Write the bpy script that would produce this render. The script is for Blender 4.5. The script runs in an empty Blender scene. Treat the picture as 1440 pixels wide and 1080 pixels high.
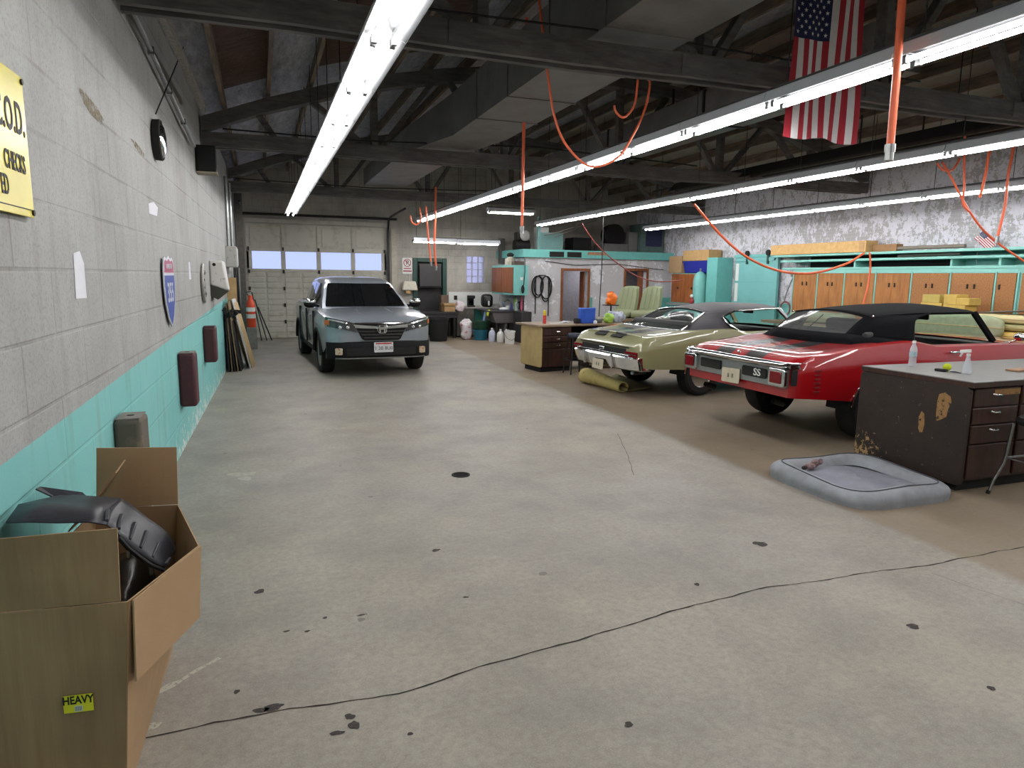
import bpy, math, random
import numpy as np
from mathutils import Vector, Matrix, Euler
random.seed(7)
PI = math.pi
SC = bpy.context.scene
COL = SC.collection
# ------------------------------------------------------------------ camera and survey helpers
FPX, EYE = 960.0, 1.8
PIT, YAW, ROL = .155353795, .352945816, .0128241
cp, sp, cy, sy, cr, sr = math.cos(PIT), math.sin(PIT), math.cos(YAW), math.sin(YAW), math.cos(ROL), math.sin(ROL)
fw = np.array([sy*cp, cy*cp, -sp]); r0 = np.array([cy, -sy, 0.]); u0 = np.cross(r0, fw)
RR = np.array([cr*r0+sr*u0, -sr*r0+cr*u0, -fw])
def ray(px, py): return RR.T @ np.array([px-720, 540-py, -FPX])
def _hit(px, py, ax, val):
    d = ray(px, py); e = np.array([0, 0, EYE]); t = (val-e[ax])/d[ax]
    return Vector(e+t*d)
def atX(px, py, X): return _hit(px, py, 0, X)
def atY(px, py, Y): return _hit(px, py, 1, Y)
def atZ(px, py, Z=0): return _hit(px, py, 2, Z)
LWA, LWK = -.81-.0258*7.22, .0258          # the block wall: x = LWA + LWK*y
def lwx(y): return LWA+LWK*y
def atL(px, py, off=0):
    d = ray(px, py); t = (LWA+off)/(d[0]-LWK*d[1])
    return Vector(np.array([0, 0, EYE])+t*d)
LROT = -math.atan(LWK)
cd = bpy.data.cameras.new('camera'); cam = bpy.data.objects.new('camera', cd); COL.objects.link(cam)
cd.sensor_width = 36; cd.sensor_fit = 'HORIZONTAL'; cd.lens = FPX/1440*36; cd.clip_start = .05; cd.clip_end = 200
m4 = Matrix.Identity(4)
for i in range(3):
    for j in range(3): m4[i][j] = RR.T[i][j]
m4.translation = Vector((0, 0, EYE)); cam.matrix_world = m4
SC.camera = cam
# ------------------------------------------------------------------ objects
def tag(o, label=None, cat=None, group=None, kind=None):
    if label: o['label'] = label
    if cat: o['category'] = cat
    if group: o['group'] = group
    if kind: o['kind'] = kind
    return o
def thing(name, label, cat, loc=(0, 0, 0), rz=0, group=None):
    o = bpy.data.objects.new(name, None); COL.objects.link(o); o.empty_display_size = .1
    o.location = loc; o.rotation_euler = (0, 0, rz)
    return tag(o, label, cat, group)
def structure(name, loc=(0, 0, 0), rz=0):
    o = bpy.data.objects.new(name, None); COL.objects.link(o); o.location = loc; o.rotation_euler = (0, 0, rz)
    return tag(o, kind='structure')
def kids(o): return [c for c in ALLK.get(o.name, [])]
ALLK = {}
def copy_tree(o, parent=None):
    c = o.copy(); COL.objects.link(c)
    if parent is not None:
        c.parent = parent; ALLK.setdefault(parent.name, []).append(c)
    for ch in kids(o): copy_tree(ch, c)
    return c
def basis(o):
    m = o.matrix_basis.copy()
    return basis(o.parent) @ m if o.parent else m
class MB:
    def __init__(s): s.v = []; s.f = []; s.m = []; s.cur = 0
    def add(s, vs, fs):
        b = len(s.v); s.v += [tuple(v) for v in vs]
        for f in fs: s.f.append(tuple(b+i for i in f)); s.m.append(s.cur)
        return s
    def box(s, c, d, rz=0, rx=0, ry=0):
        R = Euler((rx, ry, rz)).to_matrix(); c = Vector(c)
        vs = [c+R@Vector((x*d[0]/2, y*d[1]/2, z*d[2]/2)) for x in (-1, 1) for y in (-1, 1) for z in (-1, 1)]
        return s.add(vs, [(0, 1, 3, 2), (4, 6, 7, 5), (0, 4, 5, 1), (2, 3, 7, 6), (0, 2, 6, 4), (1, 5, 7, 3)])
    def bx(s, x0, x1, y0, y1, z0, z1):
        return s.box(((x0+x1)/2, (y0+y1)/2, (z0+z1)/2), (abs(x1-x0), abs(y1-y0), abs(z1-z0)))
    def hexa(s, p):                      # 4 bottom, 4 top, counter-clockwise
        return s.add(p, [(3, 2, 1, 0), (4, 5, 6, 7), (0, 1, 5, 4), (1, 2, 6, 5), (2, 3, 7, 6), (3, 0, 4, 7)])
    def bar(s, p, q, w, h, up=(0, 0, 1)):
        p, q = Vector(p), Vector(q); d = (q-p).normalized(); up = Vector(up)
        a = d.cross(up)
        if a.length < 1e-4: a = d.cross(Vector((1, 0, 0)))
        a.normalize(); b = a.cross(d)
        vs = [e+a*(x*w/2)+b*(y*h/2) for e in (p, q) for x, y in ((-1, -1), (1, -1), (1, 1), (-1, 1))]
        return s.hexa(vs)
    def tube(s, pts, r, n=8, caps=True, closed=False):
        P = [Vector(p) for p in pts]; k = len(P); rr = r if isinstance(r, (list, tuple)) else [r]*k
        T = []
        for i in range(k):
            if closed: t = P[(i+1) % k]-P[i-1]
            else: t = P[min(i+1, k-1)]-P[max(i-1, 0)]
            T.append(t.normalized() if t.length > 1e-9 else Vector((0, 0, 1)))
        a = T[0].cross(Vector((0, 0, 1)))
        if a.length < 1e-3: a = T[0].cross(Vector((1, 0, 0)))
        a.normalize(); vs = []
        for i in range(k):
            a = (a-T[i]*a.dot(T[i])).normalized(); b = T[i].cross(a)
            for j in range(n):
                t = 2*PI*j/n; vs.append(P[i]+(a*math.cos(t)+b*math.sin(t))*rr[i])
        fs = []
        for i in range(k if closed else k-1):
            i2 = (i+1) % k
            for j in range(n):
                j2 = (j+1) % n; fs.append((i*n+j, i*n+j2, i2*n+j2, i2*n+j))
        if caps and not closed: fs += [tuple(range(n-1, -1, -1)), tuple((k-1)*n+j for j in range(n))]
        return s.add(vs, fs)
    def cyl(s, p, q, r, n=16, r2=None): return s.tube([p, q], [r, r if r2 is None else r2], n)
    def lathe(s, prof, n=24, M=None):    # profile of (radius, height) about z
        M = M or Matrix.Identity(4); vs = []; k = len(prof)
        for r, h in prof:
            for j in range(n):
                t = 2*PI*j/n; vs.append(M@Vector((r*math.cos(t), r*math.sin(t), h)))
        fs = [(i*n+j, i*n+(j+1) % n, (i+1)*n+(j+1) % n, (i+1)*n+j) for i in range(k-1) for j in range(n)]
        if prof[0][0] > 1e-5: fs.append(tuple(range(n-1, -1, -1)))
        if prof[-1][0] > 1e-5: fs.append(tuple((k-1)*n+j for j in range(n)))
        return s.add(vs, fs)
    def prism(s, poly, h0, h1, M=None):  # 2-D outline extruded along local z
        M = M or Matrix.Identity(4); n = len(poly)
        vs = [M@Vector((x, y, h0)) for x, y in poly]+[M@Vector((x, y, h1)) for x, y in poly]
        return s.add(vs, [tuple(range(n-1, -1, -1)), tuple(range(n, 2*n))]+[(i, (i+1) % n, n+(i+1) % n, n+i) for i in range(n)])
    def grid(s, rows, skip=None):
        k, n = len(rows), len(rows[0])
        return s.add([p for r in rows for p in r], [(i*n+j, i*n+j+1, (i+1)*n+j+1, (i+1)*n+j) for i in range(k-1) for j in range(n-1) if not (skip and skip(i, j))])
    def ell(s, c, d, n=16, m=10, M=None, pw=1.0):
        M = M or Matrix.Identity(4); c = Vector(c); sg = lambda v: math.copysign(abs(v)**pw, v)
        vs = [];
        for i in range(m+1):
            t = -PI/2+PI*i/m
            for j in range(n):
                q = 2*PI*j/n
                vs.append(M@(c+Vector((d[0]*sg(math.cos(t))*sg(math.cos(q)), d[1]*sg(math.cos(t))*sg(math.sin(q)), d[2]*sg(math.sin(t))))))
        return s.add(vs, [(i*n+j, i*n+(j+1) % n, (i+1)*n+(j+1) % n, (i+1)*n+j) for i in range(m) for j in range(n)])
    def build(s, name, mats, parent=None, W=False, smooth=None, bevel=0, seg=2, sub=0, solid=0, weld=False):
        me = bpy.data.meshes.new(name); vs = [Vector(v) for v in s.v]; loc = Vector((0, 0, 0))
        if parent is not None and W:
            inv = basis(parent).inverted(); vs = [inv@v for v in vs]
        elif parent is None and W:
            lo = [min(v[i] for v in vs) for i in range(3)]; hi = [max(v[i] for v in vs) for i in range(3)]
            loc = Vector(((lo[0]+hi[0])/2, (lo[1]+hi[1])/2, lo[2])); vs = [v-loc for v in vs]
        me.from_pydata(vs, [], s.f)
        for mm in (mats if isinstance(mats, (list, tuple)) else [mats]): me.materials.append(mm)
        if any(s.m): me.polygons.foreach_set('material_index', s.m)
        me.validate(); me.update()
        import bmesh
        b = bmesh.new(); b.from_mesh(me)
        if weld: bmesh.ops.remove_doubles(b, verts=b.verts, dist=1e-5)
        bmesh.ops.recalc_face_normals(b, faces=b.faces); b.to_mesh(me); b.free()
        if smooth is not None:
            me.polygons.foreach_set('use_smooth', [True]*len(me.polygons)); me.set_sharp_from_angle(angle=math.radians(smooth))
        o = bpy.data.objects.new(name, me); COL.objects.link(o); o.location = loc
        if parent is not None:
            o.parent = parent; ALLK.setdefault(parent.name, []).append(o)
        if solid:
            d = o.modifiers.new('s', 'SOLIDIFY'); d.thickness = solid; d.offset = 0
        if bevel:
            d = o.modifiers.new('b', 'BEVEL'); d.width = bevel; d.segments = seg; d.limit_method = 'ANGLE'; d.angle_limit = math.radians(40)
            if smooth is None: me.polygons.foreach_set('use_smooth', [True]*len(me.polygons)); me.set_sharp_from_angle(angle=math.radians(30)); d.harden_normals = False
        if sub:
            d = o.modifiers.new('u', 'SUBSURF'); d.levels = sub; d.render_levels = sub
            me.polygons.foreach_set('use_smooth', [True]*len(me.polygons))
        return o
def text_mesh(body, size, M, depth=.0015, align='CENTER', sx=1.0, bold=.012):
    c = bpy.data.curves.new('t', 'FONT'); c.body = body; c.size = size; c.align_x = align; c.align_y = 'CENTER'; c.extrude = depth; c.offset = bold*size; c.resolution_u = 3
    o = bpy.data.objects.new('t', c); COL.objects.link(o)
    dg = bpy.context.evaluated_depsgraph_get(); me = bpy.data.meshes.new_from_object(o.evaluated_get(dg))
    b = MB(); b.add([M@Vector((v.co.x*sx, v.co.y, v.co.z)) for v in me.vertices], [tuple(p.vertices) for p in me.polygons])
    bpy.data.objects.remove(o); bpy.data.curves.remove(c); bpy.data.meshes.remove(me)
    return b
def frame(o, xd, yd):                    # matrix: local x along xd, local y along yd
    x = Vector(xd).normalized(); y = Vector(yd); y = (y-x*y.dot(x)).normalized(); z = x.cross(y)
    M = Matrix.Identity(4)
    for i in range(3): M[i][0], M[i][1], M[i][2], M[i][3] = x[i], y[i], z[i], o[i]
    return M
def rrect(x0, x1, y0, y1, r, n=4):
    p = []
    for cx, cy_, a in ((x1-r, y0+r, -PI/2), (x1-r, y1-r, 0), (x0+r, y1-r, PI/2), (x0+r, y0+r, PI)):
        for k in range(n+1): t = a+PI/2*k/n; p.append((cx+r*math.cos(t), cy_+r*math.sin(t)))
    return p
# ------------------------------------------------------------------ materials
def lin(c):
    return tuple(((v/255)/12.92 if v/255 <= .04045 else ((v/255+.055)/1.055)**2.4) for v in c)+(1,)
from mathutils import noise as mnoise
def lump(b, amt=.25, fr=9, flat=None):
    for i, v in enumerate(b.v):
        v = Vector(v); k = 1+amt*mnoise.noise(v*fr)+amt*.5*mnoise.noise(v*fr*2.7); b.v[i] = (v.x*k, v.y*k, v.z*(1+(k-1)*.6))
    return b
class N:
    def __init__(s, name):
        s.m = bpy.data.materials.new(name); s.m.use_nodes = True; s.t = s.m.node_tree; s.b = s.t.nodes['Principled BSDF']; s.out = s.t.nodes['Material Output']
    def n(s, typ, **k):
        x = s.t.nodes.new(typ)
        for a, v in k.items():
            if a.startswith('i_'): x.inputs[a[2:].replace('_', ' ')].default_value = v
            else: setattr(x, a, v)
        return x
    def l(s, a, b): s.t.links.new(a, b)
    def coord(s, kind='Object'):
        return s.n('ShaderNodeNewGeometry').outputs['Position'] if kind == 'World' else s.n('ShaderNodeTexCoord').outputs[kind]
    def noise(s, co, scale, detail=4, rough=.6, sc=None):
        if sc is not None:
            mp = s.n('ShaderNodeMapping'); mp.inputs['Scale'].default_value = sc; s.l(co, mp.inputs['Vector']); co = mp.outputs[0]
        x = s.n('ShaderNodeTexNoise'); x.inputs['Scale'].default_value = scale; x.inputs['Detail'].default_value = detail; x.inputs['Roughness'].default_value = rough
        s.l(co, x.inputs['Vector']); return x.outputs['Fac']
    def ramp(s, fac, lo, hi):
        x = s.n('ShaderNodeMapRange'); x.inputs['From Min'].default_value = lo; x.inputs['From Max'].default_value = hi; s.l(fac, x.inputs['Value']); return x.outputs[0]
    def mix(s, fac, a, b, mode='MIX'):
        x = s.n('ShaderNodeMix', data_type='RGBA', blend_type=mode)
        for v, i in ((fac, 0), (a, 6), (b, 7)):
            if hasattr(v, 'is_output'): s.l(v, x.inputs[i])
            else: x.inputs[i].default_value = v
        return x.outputs[2]
    def math(s, op, a, b=0, c=0):
        x = s.n('ShaderNodeMath', operation=op)
        for i, v in enumerate((a, b, c)):
            if hasattr(v, 'is_output'): s.l(v, x.inputs[i])
            else: x.inputs[i].default_value = v
        return x.outputs[0]
    def sep(s, co):
        x = s.n('ShaderNodeSeparateXYZ'); s.l(co, x.inputs[0]); return x.outputs
    def comb(s, x, y, z=0):
        q = s.n('ShaderNodeCombineXYZ')
        for i, v in enumerate((x, y, z)):
            if hasattr(v, 'is_output'): s.l(v, q.inputs[i])
            else: q.inputs[i].default_value = v
        return q.outputs[0]
    def bump(s, h, st=.3, dist=.01):
        x = s.n('ShaderNodeBump'); x.inputs['Strength'].default_value = st; x.inputs['Distance'].default_value = dist; s.l(h, x.inputs['Height']); s.l(x.outputs[0], s.b.inputs['Normal']); return x
    def col(s, c):
        if hasattr(c, 'is_output'): s.l(c, s.b.inputs['Base Color'])
        else: s.b.inputs['Base Color'].default_value = c
    def set(s, rough=.5, metal=0, spec=.5, **k):
        s.b.inputs['Roughness'].default_value = rough; s.b.inputs['Metallic'].default_value = metal; s.b.inputs['Specular IOR Level'].default_value = spec
        for a, v in k.items(): s.b.inputs[a.replace('_', ' ')].default_value = v
        return s.m
MC = {}
def chips(name, rgb, scale=25, thr=.5, rgb2=None, sc=None):
    if name in MC: return MC[name]
    q = N(name); co = q.coord('World'); f = q.noise(co, scale, 6, .75, sc); q.col(q.mix(q.noise(co, scale*2), lin(rgb), lin(rgb2 or tuple(v*.75 for v in rgb)))); q.set(.9, 0, .2)
    tr = q.n('ShaderNodeBsdfTransparent'); mx = q.n('ShaderNodeMixShader'); q.l(q.math('GREATER_THAN', f, thr), mx.inputs[0]); q.l(tr.outputs[0], mx.inputs[1]); q.l(q.b.outputs[0], mx.inputs[2]); q.l(mx.outputs[0], q.out.inputs[0])
    MC[name] = q.m; return q.m
def mat(name, rgb, rough=.5, metal=0, var=.12, scale=12, bump=0, bs=60, spec=.5, rgb2=None, thr=None, **k):
    if name in MC: return MC[name]
    q = N(name); co = q.coord('Object'); a = lin(rgb)
    b = lin(rgb2) if rgb2 else tuple(max(0, v*(1-var*2)) for v in a[:3])+(1,)
    f = q.noise(co, scale)
    f = q.ramp(f, *(thr or (.3, .75)))
    q.col(q.mix(f, a, b))
    if bump: q.bump(q.noise(co, bs, 3), bump, .004)
    MC[name] = q.set(rough, metal, spec, **k); return MC[name]
def wood(name, rgb, rgb2, rough=.5, sc=(3, 3, .4), scale=6, **k):
    if name in MC: return MC[name]
    q = N(name); co = q.coord('Object'); f = q.noise(co, scale, 6, .65, sc); g = q.noise(co, 2.2, 2)
    c = q.mix(q.ramp(f, .35, .7), lin(rgb), lin(rgb2)); c = q.mix(q.math('MULTIPLY', q.ramp(g, .45, .7), .35), c, lin(tuple(v*.6 for v in rgb2)))
    q.col(c); q.bump(f, .12, .002); MC[name] = q.set(rough, 0, .4, **k); return MC[name]
# ------------------------------------------------------------------ shared materials
TEAL = (122, 192, 188)
m_teal = mat('teal paint', TEAL, .45, var=.06, scale=6, bump=.08)
m_black = mat('black plastic', (22, 22, 24), .42, var=.1)
m_rubber = mat('rubber', (20, 20, 21), .75, var=.1, bump=.1)
m_chrome = mat('chrome', (225, 228, 230), .09, 1, var=.02)
m_steel = mat('dull steel', (150, 152, 152), .35, 1, var=.1)
m_dsteel = mat('dark steel', (58, 56, 55), .5, .6, var=.2)
m_white = mat('white enamel', (226, 228, 226), .35, var=.03)
m_wplastic = mat('white plastic', (222, 222, 218), .45, var=.05)
m_dark = mat('sooty black', (26, 25, 25), .85, var=.25)
m_truss = wood('sooty timber', (112, 109, 107), (76, 74, 74), .75, sc=(.5, 3, 3))
m_card = mat('cardboard', (172, 141, 106), .8, var=.07, scale=3, bump=.12, bs=120)
m_orange = mat('orange hose', (246, 116, 76), .4, var=.05)
m_brownwood = wood('brown door wood', (150, 90, 52), (112, 62, 34), .45)
m_grey = mat('grey paint', (128, 128, 130), .6, var=.06)
m_galv = mat('galvanised duct', (134, 132, 131), .5, .35, var=.18, scale=2.5, bump=.06)
m_cream = mat('cream tag', (225, 214, 188), .5, var=.06)
m_redpaint = mat('red enamel', (200, 45, 32), .4, var=.05)
m_ink = mat('black ink', (20, 20, 20), .6, var=.02)
def glassy(name, rgb, alpha=.85, rough=.05):
    q = N(name); tr = q.n('ShaderNodeBsdfTransparent'); mx = q.n('ShaderNodeMixShader'); tr.inputs[0].default_value = lin(rgb)
    fr = q.n('ShaderNodeFresnel'); q.l(q.math('ADD', 1.45, q.math('MULTIPLY', q.n('ShaderNodeNewGeometry').outputs['Backfacing'], 1/1.45-1.45)), fr.inputs[0])
    q.set(rough, 0, .5); q.col(lin(tuple(v*.6 for v in rgb)))
    f = q.math('ADD', q.math('MULTIPLY', fr.outputs[0], .9), 1-alpha)
    q.t.links.new(f, mx.inputs[0]); q.l(tr.outputs[0], mx.inputs[1]); q.l(q.b.outputs[0], mx.inputs[2]); q.l(mx.outputs[0], q.out.inputs[0])
    return q.m
m_glass = glassy('clear glass', (225, 235, 232), .96)
m_tint = glassy('tinted glass', (70, 80, 78), .93)
m_pet = glassy('clear plastic', (250, 252, 255), .62, .15); m_pet.node_tree.nodes['Principled BSDF'].inputs['Base Color'].default_value = (.8, .84, .88, 1)

# floor ------------------------------------------------------------
q = N('concrete floor'); co = q.coord('Object'); X, Y, Z = q.sep(co)
big = q.noise(co, .35, 5, .6); mid = q.noise(co, 1.3, 8, .68); fine = q.noise(co, 26, 5, .75); grit = q.noise(co, 140, 2, .6)
c = q.mix(q.ramp(big, .35, .65), lin((158, 153, 146)), lin((164, 156, 140)))
c = q.mix(q.math('MULTIPLY', q.ramp(mid, .40, .68), .7), c, lin((126, 121, 117)))
c = q.mix(q.math('MULTIPLY', q.ramp(fine, .38, .72), .55), c, lin((110, 104, 98)))
c = q.mix(q.math('MULTIPLY', q.ramp(grit, .5, .75), .4), c, lin((186, 181, 170)))
sp = q.n('ShaderNodeTexVoronoi'); sp.inputs['Scale'].default_value = 1.7; q.l(co, sp.inputs['Vector'])
thr = q.math('MULTIPLY', q.noise(co, 9, 2), .12)
c = q.mix(q.math('MULTIPLY', q.math('LESS_THAN', sp.outputs['Distance'], q.math('SUBTRACT', thr, .018)), .55), c, lin((78, 74, 72)))
# older, browner bay slab plus cars' shadow painted in, edge parallel to the wall
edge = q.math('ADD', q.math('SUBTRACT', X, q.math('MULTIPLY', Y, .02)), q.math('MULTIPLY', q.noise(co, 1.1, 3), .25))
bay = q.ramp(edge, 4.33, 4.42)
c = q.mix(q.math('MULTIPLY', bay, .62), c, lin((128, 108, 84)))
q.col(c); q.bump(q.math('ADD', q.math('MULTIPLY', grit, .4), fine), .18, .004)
rg = q.n('ShaderNodeMapRange'); rg.inputs['To Min'].default_value = .38; rg.inputs['To Max'].default_value = .62; q.l(mid, rg.inputs['Value']); q.l(rg.outputs[0], q.b.inputs['Roughness'])
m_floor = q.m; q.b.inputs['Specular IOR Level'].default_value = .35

# block wall on the left: teal dado under cream paint ------------------
def blockwall(name, top, soot, dado=None, rows=.3, width=.62, grime=.5, chips=True, relief=1.1):
    q = N(name); co = q.coord('World'); X, Y, Z = q.sep(co)
    u = Y if name.startswith('left') or name.startswith('right') else X
    br = q.n('ShaderNodeTexBrick'); q.l(q.comb(u, q.math('ADD', Z, -.005), 0), br.inputs['Vector'])
    br.inputs['Scale'].default_value = 1; br.inputs['Mortar Size'].default_value = .012; br.inputs['Mortar Smooth'].default_value = .6
    br.inputs['Brick Width'].default_value = width; br.inputs['Row Height'].default_value = rows; br.inputs['Bias'].default_value = 0
    n1 = q.noise(co, 1.1, 5, .65); n2 = q.noise(co, 9, 5, .7); n3 = q.noise(co, 60, 3, .7)
    drip = q.noise(co, 3, 4, .6, (2.5, 2.5, .35))
    a = q.mix(q.math('MULTIPLY', q.ramp(n1, .4, .75), grime), lin(top), lin(soot))
    a = q.mix(q.math('MULTIPLY', q.ramp(drip, .5, .75), grime*.5), a, lin(tuple(v*.82 for v in soot)))
    a = q.mix(q.math('MULTIPLY', q.ramp(n3, .48, .75), .42), a, lin(tuple(v*.7 for v in soot)))
    a = q.mix(q.math('MULTIPLY', q.ramp(n2, .66, .7), .35), a, lin(tuple(min(255, v*1.08) for v in top)))
    a = q.mix(q.math('MULTIPLY', q.math('GREATER_THAN', q.noise(co, 30, 4, .8), .69), .5), a, lin((112, 106, 98)))
    if chips:
        a = q.mix(q.math('MULTIPLY', q.math('MULTIPLY', q.ramp(br.outputs['Fac'], .3, .9), q.ramp(n1, .45, .6)), .3), a, lin((95, 90, 84)))
    if dado:
        k = q.math('SUBTRACT', q.math('ADD', q.math('MULTIPLY', Y, .0205), 1.03), Z)
        k = q.math('ADD', k, q.math('MULTIPLY', q.math('SUBTRACT', n2, .5), .012))
        t = q.mix(q.math('MULTIPLY', q.ramp(n1, .35, .75), .4), lin((122, 186, 184)), lin((148, 198, 196)))
        t = q.mix(q.math('MULTIPLY', q.ramp(drip, .52, .72), .4), t, lin((120, 138, 126)))
        chip = q.math('GREATER_THAN', q.math('SUBTRACT', q.noise(co, 14, 4, .75, (1, 1, .45)), q.math('MULTIPLY', Z, .5)), .505)
        chip2 = q.math('GREATER_THAN', q.noise(co, 5.5, 6, .8), .745)
        t = q.mix(q.math('MAXIMUM', chip, chip2), t, lin((214, 214, 208)))
        a = q.mix(q.math('GREATER_THAN', k, 0), a, t)
    if name.startswith('part'):
        a = q.mix(q.math('MULTIPLY', q.math('GREATER_THAN', q.noise(co, 2.6, 7, .78), .55), .7), a, lin((236, 236, 242)))
    q.col(a)
    h = q.math('ADD', q.math('MULTIPLY', q.math('SUBTRACT', 1, br.outputs['Fac']), relief), q.math('ADD', q.math('MULTIPLY', n3, .25), q.math('MULTIPLY', n2, .25)))
    q.bump(h, .35, .01); return q.set(.82, 0, .25)
m_wleft = blockwall('left block wall', (166, 167, 166), (134, 132, 128), dado=True, rows=.3, width=.93)
m_wback = blockwall('back block wall', (186, 182, 174), (140, 136, 129), rows=.2, width=.4, grime=.7)
m_wpart = blockwall('partition block wall', (200, 198, 202), (176, 174, 176), rows=.2, width=.4, grime=.35, chips=False, relief=.25)
m_wdark = blockwall('front block wall', (206, 204, 198), (180, 178, 170), rows=.2, width=.4)
# flaking painted brick on the right
q = N('right flaking brick wall'); co = q.coord('World'); X, Y, Z = q.sep(co)
br = q.n('ShaderNodeTexBrick'); q.l(q.comb(Y, Z, 0), br.inputs['Vector']); br.inputs['Scale'].default_value = 1
br.inputs['Brick Width'].default_value = .22; br.inputs['Row Height'].default_value = .072; br.inputs['Mortar Size'].default_value = .006; br.inputs['Mortar Smooth'].default_value = .4
n1 = q.noise(co, 4.5, 6, .75, (1, 1.3, .8)); n2 = q.noise(co, 16, 6, .75); n3 = q.noise(co, .6, 3)
pk = q.math('GREATER_THAN', q.math('ADD', q.math('MULTIPLY', n1, .55), q.math('MULTIPLY', n2, .45)), q.math('ADD', .515, q.math('MULTIPLY', q.math('SUBTRACT', n3, .5), .25)))
a = q.mix(q.ramp(n2, .3, .7), lin((214, 214, 224)), lin((196, 196, 204)))
a = q.mix(pk, a, q.mix(br.outputs['Fac'], lin((164, 163, 167)), lin((178, 177, 180))))
a = q.mix(q.math('LESS_THAN', Z, q.math('ADD', 1.24, q.math('MULTIPLY', n2, .02))), a, lin(TEAL))
q.col(a); q.bump(q.math('ADD', q.math('MULTIPLY', q.math('SUBTRACT', 1, br.outputs['Fac']), .5), q.math('SUBTRACT', n2, pk)), .4, .012)
m_wright = q.set(.8, 0, .25)
# ceiling: foil batts, bare deck and pale facing in strips between the joists
q = N('roof underside'); co = q.coord('World'); X, Y, Z = q.sep(co)
k = q.math('MODULO', q.math('FLOOR', q.math('DIVIDE', q.math('ADD', X, 1.0), .62)), 2)
rn = q.noise(co, 3.2, 8, .75, (1, .45, 1)); wr = q.noise(co, 11, 6, .8, (1, .25, 1))
foil = q.mix(q.ramp(wr, .35, .7), lin((236, 238, 246)), lin((150, 150, 158)))
deck = q.mix(q.ramp(q.noise(co, 5, 5, .6, (.4, 3, 1)), .35, .7), lin((122, 90, 68)), lin((70, 54, 46)))
near = q.math('MULTIPLY', q.math('LESS_THAN', X, 3.0), q.math('LESS_THAN', Y, 10.9))
isdeck = q.math('MULTIPLY', k, near)
pale = q.mix(q.ramp(rn, .35, .7), lin((192, 188, 178)), lin((150, 146, 138)))
farx = q.math('GREATER_THAN', X, 3.4)
neary = q.math('LESS_THAN', Y, 7.6)
base = q.mix(q.math('MULTIPLY', farx, neary), foil, pale)
base = q.mix(q.math('GREATER_THAN', X, 7.0), base, pale)
q.col(q.mix(isdeck, base, deck)); q.bump(q.math('ADD', q.math('MULTIPLY', wr, .7), q.math('MULTIPLY', rn, 1.6)), 1.0, .09)
mtl = q.math('MULTIPLY', q.math('SUBTRACT', 1, isdeck), q.math('SUBTRACT', 1, farx)); q.l(q.math('MULTIPLY', mtl, .6), q.b.inputs['Metallic'])
m_roof = q.set(.3, 0, .3)

# ------------------------------------------------------------------ shell
YB, YP, XP, XR, YF, ZT = 20.4, 18.2, 7.05, 11.85, -3.5, 4.15
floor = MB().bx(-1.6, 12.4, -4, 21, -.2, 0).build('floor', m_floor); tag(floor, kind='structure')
ys = np.linspace(YF, YB, 30)
w = MB(); p0, p1 = (lwx(YF), YF), (lwx(YB), YB)
w.hexa([(p0[0]-.3, p0[1], 0), (p0[0], p0[1], 0), (p1[0], p1[1], 0), (p1[0]-.3, p1[1], 0), (p0[0]-.3, p0[1], ZT), (p0[0], p0[1], ZT), (p1[0], p1[1], ZT), (p1[0]-.3, p1[1], ZT)])
tag(w.build('wall_left', m_wleft), kind='structure')
GX0, GX1, GZ = -.3, 3.54, 3.17         # garage door opening
DX0, DX1, DZ = 4.33, 5.33, 2.3         # green framed doorway
BX0, BX1, BZ0, BZ1 = 5.98, 6.56, 1.61, 2.42   # glass block window
w = MB()
for x0, x1, z0, z1 in ((-1.2, GX0, 0, ZT), (GX0, GX1, GZ, ZT), (GX1, DX0, 0, ZT), (DX0, DX1, DZ, ZT), (DX1, BX0, 0, ZT), (BX0, BX1, 0, BZ0), (BX0, BX1, BZ1, ZT), (BX1, XR+.3, 0, ZT)):
    w.bx(x0, x1, YB, YB+.3, z0, z1)
tag(w.build('wall_back', m_wback), kind='structure')
tag(MB().bx(XR, XR+.3, YF, YB+.3, 0, ZT).build('wall_right', m_wright), kind='structure')
tag(MB().bx(-1.6, XR+.3, YF-.3, YF, 0, ZT+1.6).build('wall_front', m_wdark), kind='structure')
# gable fill above the far wall and end
def roofz(x): return 5.2-1.3*((x-5.6)/6.35)**2+.3
xs = np.linspace(-1.3, 12.2, 46)
ceil = structure('ceiling')
b = MB(); b.grid([[(x, y, roofz(x)) for x in xs] for y in (YF-.3, YB+.3)]); b.grid([[(x, y, roofz(x)+.12) for x in xs] for y in (YF-.3, YB+.3)])
b.build('roof_deck', m_roof, ceil, smooth=40)
b = MB()
for y in (YB+.02,): b.grid([[(x, y, 4.1) for x in xs], [(x, y, roofz(x)+.05) for x in xs]])
b.build('gable', m_wback, ceil)
m_joist = wood('joist timber', (140, 122, 104), (84, 76, 70), .75, sc=(3, .3, 3))
for i in range(21):
    x = -1.0+.62*i
    if x > 11.6 or x < -.9: continue
    MB().bx(x-.025, x+.025, YF, YB, roofz(x)-.17, roofz(x)+.01).build('joist', m_joist, ceil)
lp = [atL(226, 14, .24), atL(286, 152, .22)]
MB().bar(lp[0], lp[1], .05, .09).build('ledger_board', chips('peeling white timber', (176, 172, 164), 16, -1, (60, 56, 54)), ceil, W=True)
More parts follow.
